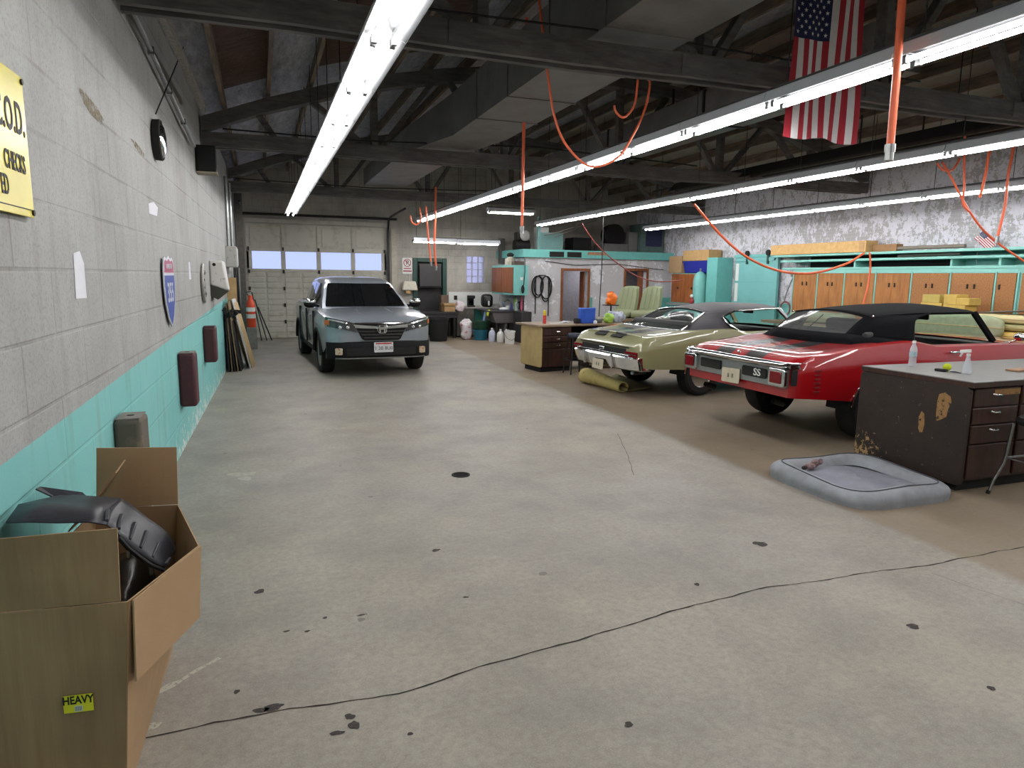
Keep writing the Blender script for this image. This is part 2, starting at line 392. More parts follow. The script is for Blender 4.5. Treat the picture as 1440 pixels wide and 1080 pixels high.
# partition (office block) with two doorways
P1 = (8.23, 9.02, 2.0); P2 = (10.28, 10.98, 2.03)   # x0, x1, head height
w = MB()
for x0, x1, z0, z1 in ((XP, P1[0], 0, 2.37), (P1[0], P1[1], P1[2], 2.37), (P1[1], P2[0], 0, 2.37), (P2[0], P2[1], P2[2], 2.37), (P2[1], XR, 0, 2.37)):
    w.bx(x0, x1, YP, YP+.18, z0, z1)
w.bx(XP, XP+.18, YP+.18, YB, 0, 2.37)
tag(w.build('wall_partition', m_wpart), kind='structure')
# teal dado strips either side of the second doorway
m_dado = mat('teal dado', (112, 178, 172), .6, var=.12, scale=8)
w = MB()
for x0, x1 in ((P1[1]+.03, P1[1]+.17), (P2[0]-.30, P2[0]-.09), (P2[1]+.09, XR)): w.bx(x0, x1, YP-.004, YP+.002, 0, 1.24)
tag(w.build('baseboard_partition', m_dado), kind='structure')
fl2 = MB().bx(XP-.02, XR, YP-.02, YB, 2.36, 2.42).build('trim_2', m_dark); tag(fl2, kind='structure')
m_teal2 = mat('teal fascia', (112, 188, 184), .5, var=.08, scale=5)
tr = structure('trim_1')
MB().bx(XP-.1, XR, YP-.1, YP-.05, 2.36, 2.58).build('fascia', m_teal2, tr)
MB().bx(XP-.1, XP-.05, YP-.05, YB, 2.36, 2.58).build('fascia_return', m_teal2, tr)
oc = bpy.data.lights.new('office_fill', 'AREA'); oc.energy = 9; oc.size = .6; oc.color = (.93, .92, 1); ocl = bpy.data.objects.new('office_fill', oc); COL.objects.link(ocl); ocl.location = (9.6, YP+.8, 2.3)  # unseen area light added to brighten the office behind the doorways
inner = MB().bx(XP+.2, XR, YP+1.5, YP+1.55, 0, 2.36).build('wall_office', mat('office wall', (150, 148, 152), .8)); tag(inner, kind='structure')
for i, (x0, x1, z) in enumerate((P1, P2)):
    d = structure('door_%d' % (i+2)); f = MB()
    f.bx(x0-.07, x0, YP-.03, YP+.2, 0, z+.07); f.bx(x1, x1+.07, YP-.03, YP+.2, 0, z+.07); f.bx(x0, x1, YP-.03, YP+.2, z, z+.07)
    f.build('door_frame', m_brownwood, d, bevel=.006)
    MB().box((x1-.02, YP+.2+.13, z/2), (.04, .26, z-.02)).build('door_leaf', m_brownwood, d, bevel=.004)
# ------------------------------------------------------------------ garage door
m_gd = mat('garage door paint', (206, 203, 192), .55, var=.1, scale=3, bump=.05)
m_gd2 = mat('garage door panel', (196, 193, 182), .6, var=.12, scale=4, rgb2=(160, 154, 140), thr=(.5, .8))
m_pane = glassy('garage pane', (240, 242, 250), .96)
gd = structure('door_1', (0, YB+.05, 0))
PW = (GX1-GX0)/4
def slab(z0, z1, name='door_section'):
    b = MB(); b.bx(GX0, GX1, .02, .06, z0, z1); return b
s1 = slab(2.5, GZ)
for i in range(4): s1.bx(GX0+PW*i+.1, GX0+PW*(i+1)-.1, .004, .03, 2.58, GZ-.08)
for i in range(5): s1.bx(GX0+PW*i-.035, GX0+PW*i+.035, -.006, .03, 2.5, GZ-.012)
s1.build('door_section', [m_gd2], gd, bevel=.005)
s2 = MB()
s2.bx(GX0, GX1, -.0, .055, 1.868, 1.945); s2.bx(GX0, GX1, -.0, .055, 2.425, 2.502)
for i in range(5):
    x = GX0+PW*i; s2.bx(max(GX0, x-.062), min(GX1, x+.062), 0, .05, 1.945, 2.425)
s2.bx(GX0, GX0+.14, 0, .05, 1.945, 2.425); s2.bx(GX1-.14, GX1, 0, .05, 1.945, 2.425)
s2.build('door_section', m_gd, gd, bevel=.005)
for i in range(4):
    x0 = GX0+PW*i+(.14 if i == 0 else .062); x1 = GX0+PW*(i+1)-(.14 if i == 3 else .062)
    MB().bx(x0, x1, .02, .026, 1.945, 2.425).build('window_pane', m_pane, gd)
for k in range(4):
    z1 = 1.87-.467*k; z0 = z1-.46; b = slab(max(0, z0-.008), z1)
    for r in range(3):
        zz = z0+.46/3*r
        if zz < -.05: continue
        for i in range(8):
            b.bx(GX0+PW/2*i+.03, GX0+PW/2*(i+1)-.03, .004, .03, max(.01, zz+.012), zz+.46/3-.022)
    b.build('door_section', m_gd2, gd, bevel=.006)
hg = MB()
for i in range(5):
    for z in (2.49, 1.87, 1.4, .935, .468):
        x = min(max(GX0+PW*i, GX0+.05), GX1-.05); hg.box((x, -.01, z), (.055, .025, .1))
hg.build('hinge', m_dsteel, gd)
for x in (GX0-.07, GX1+.05):
    MB().bx(x-.03, x+.03, -.13, -.06, 0, 3.1).build('door_track', m_dsteel, gd)
MB().bx(GX0-.1, GX1+.1, -.12, -.05, 3.2, 3.3).build('header_rail', m_gd2, gd)
MB().cyl((GX0-.1, -.12, 3.42), (GX1+.3, -.12, 3.42), .035, 10).build('torsion_bar', m_dsteel, gd)
MB().bx(GX1+.14, GX1+.3, -.08, -.05, 0, 3.15).build('jamb_board', mat('jamb paint', (190, 186, 170), .6), gd)
for x in (GX0-.07, GX1+.05):                       # horizontal runs of the tracks
    MB().tube([(x, -.1, 3.1), (x, -.2, 3.35), (x, -.5, 3.45), (x, -2.6, 3.5)], .03, 8).build('door_track', m_dsteel, gd)
# green doorway with its dark board
m_dgreen = mat('dark green paint', (34, 74, 66), .5, var=.15)
m_slate = mat('dark slab', (46, 45, 46), .6, var=.2, scale=4)
gr = structure('door_4', (0, YB, 0)); b = MB()
b.bx(DX0-.02, DX0+.11, -.05, .2, 0, DZ+.03); b.bx(DX1-.11, DX1+.02, -.05, .2, 0, DZ+.03); b.bx(DX0+.11, DX1-.11, -.05, .2, DZ-.09, DZ+.03)
b.build('door_frame', m_dgreen, gr, bevel=.01)
MB().bx(DX0+.1, DX1-.1, .12, .18, 0, DZ-.08).build('door_leaf', m_slate, gr)  # dark slab fills the opening, its colour standing in for the unlit interior
# glass block window
m_block = N('glass block'); cb = m_block.coord('Object')
tr_ = m_block.n('ShaderNodeBsdfTransparent'); mx_ = m_block.n('ShaderNodeMixShader'); tr_.inputs[0].default_value = (.85, .86, .95, 1)
m_block.set(.12, 0, .6); m_block.col(lin((226, 222, 236))); m_block.bump(m_block.noise(cb, 22, 2), .6, .01)
mx_.inputs[0].default_value = .45; m_block.l(tr_.outputs[0], mx_.inputs[1]); m_block.l(m_block.b.outputs[0], mx_.inputs[2]); m_block.l(mx_.outputs[0], m_block.out.inputs[0]); m_block = m_block.m
wn = structure('window_1', (0, YB+.03, 0)); bw, bh = (BX1-BX0)/3, (BZ1-BZ0)/4
fr = MB()
for i in range(4): fr.bx(BX0+bw*i-.008, BX0+bw*i+.008, 0, .08, BZ0, BZ1)
for j in range(5): fr.bx(BX0, BX1, 0, .08, BZ0+bh*j-.008, BZ0+bh*j+.008)
fr.build('mortar_frame', mat('block mortar', (196, 192, 190), .8), wn)
for i in range(3):
    for j in range(4):
        MB().bx(BX0+bw*i+.008, BX0+bw*(i+1)-.008, .0, .08, BZ0+bh*j+.008, BZ0+bh*(j+1)-.008).build('glass_block', m_block, wn, bevel=.012)
# ------------------------------------------------------------------ roof trusses
def chordz(x): return 5.2-1.3*((x-5.6)/6.35)**2
def truss(Y, label):
    t = thing('roof_truss', label, 'roof truss', (5.6, Y, 3.6), 0, 'timber bowstring roof trusses')
    def B(name, b, bev=.008): return b.build(name, m_truss, t, W=True, bevel=bev)
    xa, xb = lwx(Y)+.02, XR-.02
    for dy in (-.085, .085):
        b = MB()
        xs_ = np.linspace(xa, xb, 12)
        for i in range(11):
            h0, h1 = .012*math.sin(i*1.7), .012*math.sin((i+1)*1.7)
            b.bar((xs_[i], Y+dy, 3.7+h0), (xs_[i+1], Y+dy, 3.7+h1), .06, .2)
        B('bottom_chord', b, 0)
    b = MB(); xs_ = np.linspace(xa, xb, 15); v = []; f = []
    rows = []
    for x in xs_:
        z = max(chordz(x)+.08, 3.86)
        rows.append([(x, Y-.11, z-.2), (x, Y+.11, z-.2), (x, Y+.11, z), (x, Y-.11, z), (x, Y-.11, z-.2)])
    b.grid(rows); B('top_chord', b, 0)
    nodes = [-.37+2.15*k for k in range(6)]
    for k, x in enumerate(nodes[1:]):
        B('web_post', MB().bar((x, Y, 3.66), (x, Y, chordz(x)-.08), .1, .14, (0, 1, 0)))
        for s in (-1, 1):
            x2 = x+s*.98
            if xa < x2 < xb: B('web_brace', MB().bar((x+s*.06, Y, 3.72), (x2, Y, chordz(x2)-.05), .08, .12, (0, 1, 0)))
        B('splice_plate', MB().bx(x-.3, x+.3, Y-.125, Y-.115, 3.63, 3.79).bx(x-.3, x+.3, Y+.115, Y+.125, 3.63, 3.79), .002)
    B('web_brace', MB().bar((.36, Y, 3.72), (.05, Y, chordz(.05)-.03), .08, .12, (0, 1, 0)))
    return t
truss(5.68, 'sooty timber roof truss nearest the camera, the one the large flag hangs from')
truss(11.2, 'sooty timber roof truss in the middle, second one from the camera')
truss(16.75, 'sooty timber roof truss third from the camera, in front of the garage door')
# ------------------------------------------------------------------ fluorescent fixtures
TUBE = 24.0
m_tube = N('lit tube'); m_tube.set(.4); m_tube.b.inputs['Emission Color'].default_value = (1, .985, .965, 1); m_tube.b.inputs['Emission Strength'].default_value = TUBE; m_tube.col((.9, .9, .9, 1)); m_tube = m_tube.m
m_refl = mat('light reflector', (36, 38, 41), .4, var=.06)
m_hous = mat('light housing enamel', (196, 200, 206), .4, var=.04)
m_htop = mat('light housing top', (62, 62, 64), .6, var=.1)
FL = 1.232
def make_fixture(drop):
    t = thing('fluorescent_light', 'x', 'ceiling light')
    L = FL/2-.006
    b = MB(); b.add([(x, y*L, z) for y in (-1, 1) for x, z in ((-.145, .0), (-.118, .08), (-.06, .105), (.06, .105), (.118, .08), (.145, .0), (.14, -.003), (.06, .05), (-.06, .05), (-.14, -.003))],
        [tuple(range(9, -1, -1)), tuple(range(10, 20))]+[(i, (i+1) % 10, 10+(i+1) % 10, 10+i) for i in range(10)])
    b.m = [0, 0]+[1 if i in (6, 7, 8) else 0 for i in range(10)]
    b.build('housing', [m_hous, m_refl], t)
    MB().bx(-.06, .06, -L, L, .106, .122).build('housing_top', m_htop, t)
    for s in (-1, 1):
        MB().tube([(s*.062, -L+.05, -.012), (s*.062, L-.05, -.012)], .0165, 8).build('lamp_tube', m_tube, t, smooth=50)
        for e in (-1, 1): MB().box((s*.062, e*(L-.03), -.008), (.034, .036, .05)).build('lamp_holder', m_steel, t)
    MB().tube([(0, L-.1, .1), (0, L-.1, drop)], .005, 5).build('hanger_rod', m_dsteel, t)
    return t
protos = {}
def fixture(x, y, z, rz, label, group):
    top = round(chordz(x)+.28-z, 2)
    if top in protos: o = copy_tree(protos[top])
    else: o = protos[top] = make_fixture(top)
    o.location = (x, y, z); o.rotation_euler = (0, 0, rz); o['label'] = label; o['group'] = group; return o
ORD = 'first second third fourth fifth sixth seventh eighth ninth tenth eleventh twelfth thirteenth fourteenth fifteenth sixteenth'.split()
ROWS = [(.79, 18.1, 16, 'row beside the block wall'), (4.1, 18.4, 16, 'long middle row of lights'), (7.42, 18.15, 16, 'row above the muscle cars'), (10.2, 17.0, 15, 'row beside the flaking brick wall')]
for k, (x, yfar, n, nm) in enumerate(ROWS):
    z = 3.25 if k < 3 else 3.16
    for i in range(n):
        fixture(x, yfar-FL*(i+.5), z, 0, 'fluorescent light, %s from the far end of the %s' % (ORD[i], nm), 'lights in the '+nm)
fixture(4.56, 18.62, 2.722, PI/2, 'low fluorescent light above the green doorway, left of its pair', 'low lights over the sink corner')
fixture(5.80, 18.62, 2.713, PI/2, 'low fluorescent light in front of the glass block window, right of its pair', 'low lights over the sink corner')
fixture(5.92, 16.3, 3.37, PI/2, 'single fluorescent light set crosswise between the two long rows', 'low lights over the sink corner')
# ------------------------------------------------------------------ ducts, heater, speakers under the roof
b = MB(); b.bx(2.78, 3.62, 2.2, 10.2, 3.86, 4.46)
for y in np.arange(3, 10.1, 1.2): b.bx(2.765, 3.635, y, y+.03, 3.85, 4.475)
t = thing('air_duct', 'wide galvanised rectangular air duct running under the roof beside the middle lights', 'air duct', (3.2, 8, 3.86))
b.build('duct_run', m_galv, t, W=True)
b = MB(); b.hexa([(2.78, 10.2, 3.86), (3.62, 10.2, 3.86), (3.3, 11.9, 3.84), (2.35, 11.9, 3.84), (2.78, 10.2, 4.46), (3.62, 10.2, 4.46), (3.3, 11.9, 4.2), (2.35, 11.9, 4.2)])
b.bx(2.35, 3.3, 11.9, 16.4, 3.84, 4.2); b.build('duct_offset', m_galv, t, W=True)
t = thing('air_duct', 'dark second air duct high on the right, behind the large flag', 'air duct', (6.6, 9, 4.1))
MB().bx(6.3, 7.0, 6.0, 16, 4.1, 4.55).build('duct_run', m_galv, t, W=True)
MB().bx(6.28, 7.02, 9, 9.04, 4.08, 4.57).bx(6.28, 7.02, 12, 12.04, 4.08, 4.57).build('duct_flange', m_dsteel, t, W=True)
t = thing('radiant_heater', 'long dark tube heater hung under the roof right of the flag', 'heater', (8.9, 9, 3.75))
MB().add([(x, y, z) for y in (6.2, 13.5) for x, z in ((8.6, 3.72), (8.78, 3.9), (9.02, 3.9), (9.2, 3.72))], [(0, 1, 5, 4), (1, 2, 6, 5), (2, 3, 7, 6)]).build('reflector', m_dark, t, W=True, solid=.01)
MB().cyl((8.9, 6.2, 3.78), (8.9, 13.5, 3.78), .05, 12).build('burner_tube', m_dsteel, t, W=True, smooth=40)
MB().tube([(8.9, 7, 3.9), (8.9, 7, 4.9)], .008, 6).tube([(8.9, 12, 3.9), (8.9, 12, 4.9)], .008, 6).build('hanger_rod', m_dsteel, t, W=True)
t = thing('hose_reel', 'dark red round hose reel hung under the middle truss', 'hose reel', atY(946, 160, 11.0))
MB().lathe([(.04, -.05), (.17, -.05), (.17, -.035), (.05, -.03), (.05, .03), (.17, .035), (.17, .05), (.04, .05)], 24, Matrix.Rotation(PI/2, 4, 'X')).build('reel_drum', mat('dark red reel', (92, 44, 42), .6), t, smooth=40)
MB().bar((0, 0, .04), (0, 0, .42), .03, .03).build('reel_bracket', m_dsteel, t)
b = MB(); b.tube([(7.6, 11.0, 3.85), (4.5, 11.02, 3.95), (1.5, 11.02, 3.83), (-.4, 11.0, 3.84)], .012, 5).tube([(5.5, 16.6, 3.9), (2.5, 16.62, 3.82), (-.4, 16.6, 3.86)], .012, 5).tube([(1.2, 5.56, 3.84), (3.2, 5.55, 3.88), (6.5, 5.56, 3.85)], .01, 5)
tag(b.build('electric_cable', m_rubber, W=True, smooth=60), 'thin black electric cables run along the lower beams of the roof trusses', 'cable', kind='stuff')
# pipes with sprinkler drops on the right
t = thing('sprinkler_pipe', 'dark sprinkler pipe with thin drops under the roof on the right', 'pipe', (9.7, 8, 3.9))
MB().tube([(9.75, 5, 4.05), (9.75, 16, 4.05)], .022, 8).build('pipe_run', m_dsteel, t, W=True, smooth=50)
for y in (6.6, 8.2, 9.4): MB().tube([(9.75, y, 4.6), (9.75, y, 3.75)], .014, 6).build('pipe_drop', m_dsteel, t, W=True)
# conduit along the block wall
b = MB(); pts = [atL(176, -8, .06), atL(273, 205, .06)]; b.tube(pts, .022, 8)
d = (pts[1]-pts[0])
for k in range(1, 4): c = pts[0]+d*(k/4); b.box(c, (.05, .05, .06))
tag(b.build('conduit_pipe', m_steel, W=True, smooth=50), 'grey metal conduit pipe sloping along the top of the block wall', 'pipe')
# ------------------------------------------------------------------ flags
def flag_mesh(Wd, Hd, wav):
    m_r, m_w, m_b = mat('flag red', (176, 40, 56), .8, var=.05), mat('flag white', (226, 224, 226), .8, var=.04), mat('flag blue', (34, 40, 84), .8, var=.05)
    cols, nr = 26, 30; b = MB()
    P = lambda u, v: Vector(((u-.5)*Wd*(1-.04*math.sin(v*5)*wav), wav*(.014*math.sin(u*16+v*2.2)+.02*math.sin(u*7-v*3)), -v*Hd-.02*wav*math.sin(u*9)*v))
    vs = [P(i/cols, j/nr) for j in range(nr+1) for i in range(cols+1)]; b.add(vs, []); 
    for j in range(nr):
        for i in range(cols):
            a = j*(cols+1)+i; b.f.append((a, a+1, a+cols+2, a+cols+1))
            b.m.append(2 if (i < 14 and j < 12) else (0 if (i//2) % 2 == 0 else 1))
    for r in range(11):
        for c in range(9):
            if (r+c) % 2: continue
            u, v = (c+1)/10*14/26, (r+1)/12*12/30; pc = P(u, v); n0 = len(b.v); R1 = .026*Wd
            for dy in (-.006, .006):
                for k in range(10):
                    rr = R1 if k % 2 == 0 else R1*.4; t = PI/2+k*PI/5
                    b.v.append(tuple(P(u+rr*math.cos(t)/Wd, v-rr*math.sin(t)/Hd)+Vector((0, dy, 0))))
            b.f.append(tuple(n0+k for k in range(10))); b.m.append(1); b.f.append(tuple(n0+10+k for k in range(9, -1, -1))); b.m.append(1)
    return b, [m_r, m_w, m_b]
t = thing('flag', 'large stars and stripes flag hanging upright from the nearest roof truss', 'flag', (5.12, 5.42, 4.62))
b, ms = flag_mesh(.84, 1.48, 1.0); b.build('flag_cloth', ms, t)
MB().cyl((-.48, 0, 0), (.48, 0, 0), .012, 8).build('flag_rod', m_dsteel, t)
# small flag on a stick above the teal shelves
c = atX(1377, 329, 11.55)
t = thing('flag', 'tiny stars and stripes flag on a stick above the teal shelves', 'flag', c)
b, ms = flag_mesh(.2, .32, .35); M = Euler((0, .8, PI/2+.3)).to_matrix(); b.v = [tuple(M@Vector(v)) for v in b.v]; b.build('flag_cloth', ms, t)
MB().tube([(0, 0, .03), (-.03, -.03, -.5)], .006, 6).build('flag_stick', m_steel, t)
# ------------------------------------------------------------------ orange air hoses
def hose(label, pts, r=.013, fit=False, m=None):
    P = [Vector(p) for p in pts]; Q = []
    for i in range(len(P)-1):
        a, b_, c_, d_ = P[max(i-1, 0)], P[i], P[i+1], P[min(i+2, len(P)-1)]
        for k in range(6):
            s = k/6; Q.append(.5*((2*b_)+(c_-a)*s+(2*a-5*b_+4*c_-d_)*s*s+(3*b_-a-3*c_+d_)*s**3))
    Q.append(P[-1])
    t = thing('air_hose', label, 'air hose', P[-1], 0, 'orange air hoses')
    MB().tube(Q, r, 8).build('hose_line', m or m_orange, t, W=True, smooth=60)
    if fit:
        e = P[-1]; d = (P[-1]-P[-2]).normalized()
        MB().cyl(e, e+d*.05, r*1.35, 10).cyl(e+d*.05, e+d*.1, r*1.1, 10).build('hose_coupler', m_steel, t, W=True, smooth=40)
    return t
Y = lambda y, *pp: [atY(a, b, y) for a, b in pp]
hose('straight orange air hose hanging in front of the middle row of lights', Y(9.0, (741, 25), (738, 110), (736, 220), (734, 318)), .022, True)
hose('orange air hose in a wide loop behind the nearest truss, left end high', Y(6.2, (757, -10), (765, 60), (771, 110), (780, 165), (797, 205), (830, 234), (868, 222), (893, 185), (908, 150), (914, 118), (911, 112)), .012)
hose('orange air hose in a short J shaped loop under the nearest truss', Y(6.0, (897, 112), (893, 145), (884, 160), (875, 165), (866, 157), (864, 148)), .011)
hose('thick orange hose with a metal coupler hanging between two light rows', Y(3.45, (1270, -20), (1262, 90), (1255, 170), (1252, 203)), .024, True)
hose('orange hose crossing the corner above the right end of the middle lights', Y(4.4, (1426, -30), (1436, 10), (1450, 60)), .02)
hose('orange hose loop near the garage door hanging from the far truss', Y(15.5, (590, 292), (592, 305), (590, 312), (585, 316), (579, 312), (577, 303)), .018)
hose('thin orange hose hanging beside the green doorway, left of the pair', Y(15.5, (599, 290), (601, 320), (604, 350), (606, 368)), .02, True)
hose('orange hose hanging beside the green doorway, right of the pair', Y(15.5, (613, 263), (612, 310), (611, 345), (613, 374)), .024, True)
hose('long orange hose swagged from the lights down to the shelves', Y(9.9, (976, 287), (992, 306), (1015, 332), (1045, 358), (1080, 376), (1115, 384), (1150, 383), (1190, 371), (1215, 356)), .022)
hose('orange hose falling in front of the wooden cabinets', Y(9.5, (1223, 355), (1224, 375), (1221, 400), (1213, 432)), .016)
hose('orange hose drooping past the tiny flag towards the right edge', Y(6.9, (1325, 228), (1338, 250), (1355, 283), (1378, 318), (1405, 343), (1441, 368)), .014)
hose('small orange hose loop above the tiny flag', Y(6.9, (1318, 229), (1322, 236), (1330, 240), (1339, 239), (1346, 230), (1350, 222)), .014)
hose('straight orange hose just right of the small hose loop', Y(6.9, (1357, 180), (1356, 230), (1356, 262), (1354, 285), (1362, 297)), .016)
hose('orange hose hanging right of the tiny flag with a dark coupler', Y(6.6, (1420, 95), (1405, 190), (1392, 212), (1386, 245), (1378, 278)), .018)
hose('orange hose at the right edge with its dark tip over the brick wall', Y(6.6, (1434, 100), (1426, 200), (1418, 245), (1413, 290), (1403, 332)), .018, True)
m_pinkhose = mat('faded red hose', (150, 72, 66), .5)
hose('faded red hose strung across in front of the mezzanine', Y(14.5, (818, 314), (832, 335), (848, 353), (868, 370), (895, 388), (925, 396), (960, 394)), .014, m=m_pinkhose)
# ------------------------------------------------------------------ vehicles
def carpaint(name, rgb, metal=.0, coat=1.0, stripe=None):
    q = N(name); base = lin(rgb)
    if stripe:
        co = q.coord('Object'); X, Y, Z = q.sep(co); ay = q.math('ABSOLUTE', q.math('SUBTRACT', Y, stripe.get('yc', 0)))
        k = q.math('MULTIPLY', q.math('GREATER_THAN', ay, stripe['a']), q.math('LESS_THAN', ay, stripe['b']))
        k = q.math('MULTIPLY', k, q.math('GREATER_THAN', Z, stripe['z'])); k = q.math('MULTIPLY', k, q.math('LESS_THAN', q.math('ABSOLUTE', q.math('SUBTRACT', X, stripe['xc'])), stripe['xr']))
        if 'x1' in stripe: k = q.math('MULTIPLY', k, q.math('LESS_THAN', X, stripe['x1']))
        q.col(q.mix(k, base, lin(stripe['rgb'])))
    else: q.col(base)
    return q.set(.32, metal, .5, Coat_Weight=coat, Coat_Roughness=.04)
m_ccglass = m_glass
m_tail = mat('tail lamp lens', (124, 20, 30), .12, var=.1, scale=40)
m_vinyl = mat('dark vinyl roof', (50, 48, 56), .5, var=.06, scale=30, bump=.08, bs=300)
m_soft = mat('black canvas top', (15, 16, 20), .9, var=.1, scale=20, bump=.1, bs=400, spec=.15)
m_milky = glassy('cloudy window vinyl', (215, 220, 220), .72, .06)
m_inter = mat('black interior vinyl', (24, 24, 26), .5, var=.1)
m_tirew = mat('tyre rubber', (24, 24, 25), .8, var=.15, bump=.1)
def wheel(parent, pos, R, Wd, side, rimR, spokes=5, rimmat=None):
    w = bpy.data.objects.new('wheel', None); COL.objects.link(w); w.parent = parent; w.location = pos; ALLK.setdefault(parent.name, []).append(w)
    M = Matrix.Rotation(-PI/2*side, 4, 'X')           # z outwards
    h = Wd/2
    MB().lathe([(rimR, -h*.9), (R*.86, -h), (R*.97, -h*.85), (R, -h*.5), (R, h*.5), (R*.97, h*.85), (R*.86, h), (rimR, h*.86), (rimR, -h*.9)], 36, M).build('tyre', m_tirew, w, smooth=35)
    b = MB(); b.lathe([(rimR*.99, -h*.8), (rimR*.9, -h*.5), (rimR*.88, h*.55), (rimR*1.0, h*.88), (rimR*1.03, h*.9), (rimR*1.03, h*.8)], 32, M)
    b.build('rim', rimmat or m_chrome, w, smooth=35)
    b = MB()
    for k in range(spokes):
        t = 2*PI*k/spokes; d = Vector((math.cos(t), math.sin(t), 0)); p = Vector((-d.y, d.x, 0))
        vs = [d*.03*1+p*.04, d*rimR*.93+p*.035, d*rimR*.93-p*.035, d*.03-p*.04]
        b.add([M@(v+Vector((0, 0, z))) for z in (h*.45, h*.62) for v in vs], [(3, 2, 1, 0), (4, 5, 6, 7), (0, 1, 5, 4), (1, 2, 6, 5), (2, 3, 7, 6), (3, 0, 4, 7)])
    b.lathe([(.075, h*.4), (.075, h*.7), (.05, h*.78), (0, h*.8)], 20, M); b.build('spokes', rimmat or m_chrome, w, bevel=.006)
    MB().lathe([(rimR*.85, h*.1), (0, h*.12)], 20, M).build('brake_disc', m_dsteel, w)
    return w
def seat(parent, x, y, z, w=.52, m=None, head=True):
    b = MB(); b.box((x, y, z+.08), (.5, w, .18)); b.box((x-.27, y, z+.4), (.16, w, .6), ry=-.2); o = b.build('front_seat', m or m_inter, parent, bevel=.05, seg=3)
    return o
def curve(xs_, vs_):
    xs_ = np.array(xs_, float); vs_ = np.array(vs_, float); d = np.diff(vs_)/np.diff(xs_); m = np.zeros(len(xs_)); m[0] = d[0]; m[-1] = d[-1]
    for i in range(1, len(xs_)-1):
        m[i] = 0 if d[i-1]*d[i] <= 0 else 2*d[i-1]*d[i]/(d[i-1]+d[i])
    def f(x):
        x = min(max(x, xs_[0]), xs_[-1]); i = min(max(int(np.searchsorted(xs_, x)-1), 0), len(xs_)-2); h = xs_[i+1]-xs_[i]; t = (x-xs_[i])/h
        return float((2*t**3-3*t**2+1)*vs_[i]+(t**3-2*t**2+t)*h*m[i]+(-2*t**3+3*t**2)*vs_[i+1]+(t**3-t**2)*h*m[i+1])
    return f
def body(parent, u0, u1, axles, arch, zax, fzb, fhw, fzc, fzs, fzt, open_, paint, n=46, inset=.055, shoulder=.06):
    us = set(np.round(np.linspace(u0, u1, n), 4))
    for a in axles:
        us = {u for u in us if abs(u-a) > arch+.02}
        us |= {round(a-arch*math.cos(PI*k/16), 4) for k in range(17)} | {round(a-arch-.012, 4), round(a+arch+.012, 4)}
    if open_: us |= {open_[0], open_[1]}
    us = sorted(us); rows = []
    for u in us:
        zb, hw, zc, zs, zt = fzb(u), fhw(u), fzc(u), fzs(u), fzt(u)
        for a in axles:
            if abs(u-a) <= arch+1e-6: zb = max(zb, zax+math.sqrt(max(0, arch*arch-(u-a)**2)))
        half = []
        for t in (0, .05, .2, .45, .75, .93, 1):
            z = zb+(zc-zb)*t; y = hw-inset*max(0, (zc-z)/(zc-.25))**2.2; half.append((y, z))
        for t in (.12, .4, .75, 1): half.append((hw-.045*t**1.5, zc+(zs-zc)*t))
        y2 = hw-.045-shoulder; half.append((hw-.045-shoulder*.4, zs+.014)); half.append((y2, zs+.02))
        for t in (.82, .55, .28, 0): y = y2*t; half.append((y, zs+.02+(zt-zs-.02)*(1-t*t)))
        full = [(u, y, z) for y, z in half]+[(u, -y, z) for y, z in half[-2::-1]]
        rows.append(full)
    nj = len(rows[0]); mid = 12
    def sk(i, j):
        return bool(open_) and open_[0]-1e-6 <= us[i] < open_[1]-1e-6 and mid <= j < nj-1-mid
    b = MB(); b.grid(rows, sk)
    for r, rev in ((rows[0], False), (rows[-1], True)):
        b.add(r, [tuple(range(nj)) if rev else tuple(range(nj-1, -1, -1))])
    # wheel tubs and floor pan
    o = b.build('body_shell', paint, parent, smooth=38, weld=True)
    u = MB()
    for a in axles:
        for s in (-1, 1):
            hw = fhw(a)-.03; rows2 = []
            for k in range(17):
                t = PI*k/16; x = a-arch*1.02*math.cos(t); z = zax+arch*1.02*math.sin(t); rows2.append([(x, s*hw, z), (x, s*(hw-.34), z)])
            u.grid(rows2); u.add([r[1] for r in rows2], [tuple(range(17))])
    segs = [u0+.25]+sum([[a-arch, a+arch] for a in sorted(axles)], [])+[u1-.1]
    for i in range(len(segs)-1):
        hw = .55 if i % 2 else min(fhw(segs[i]), fhw(segs[i+1]))-.1
        lo = max(fzb(segs[i]), fzb(segs[i+1]), min(fzb(a) for a in axles))+.03
        u.bx(segs[i], segs[i+1], -hw, hw, lo, lo+.10)
    u.build('underbody', m_rubber, parent)
    return o
def patch(A, B, n=8, bulge=0):
    """surface between two point lists of equal length"""
    rows = []
    for p, q in zip(A, B):
        p, q = Vector(p), Vector(q); rows.append([p.lerp(q, k/n)+Vector((0, 0, bulge*4*(k/n)*(1-k/n))) for k in range(n+1)])
    return rows
def poly(pts, n=6):
    f = [curve(range(len(pts)), [p[i] for p in pts]) for i in range(3)]
    return [Vector((f[0](t), f[1](t), f[2](t))) for t in np.linspace(0, len(pts)-1, (len(pts)-1)*n+1)]
mir = lambda P: [(p[0], -p[1], p[2]) for p in P]
def plate(parent, M, w, h, rows, mplate, mtext, top=None):
    b = MB(); b.prism(rrect(-w/2, w/2, -h/2, h/2, .015), 0, .006, M); o = b.build('licence_plate', mplate, parent)
    for body_, size, yy in rows: text_mesh(body_, size, M@Matrix.Translation((0, yy, .007)), .001).build('plate_text', mtext, o, W=False)
    return o
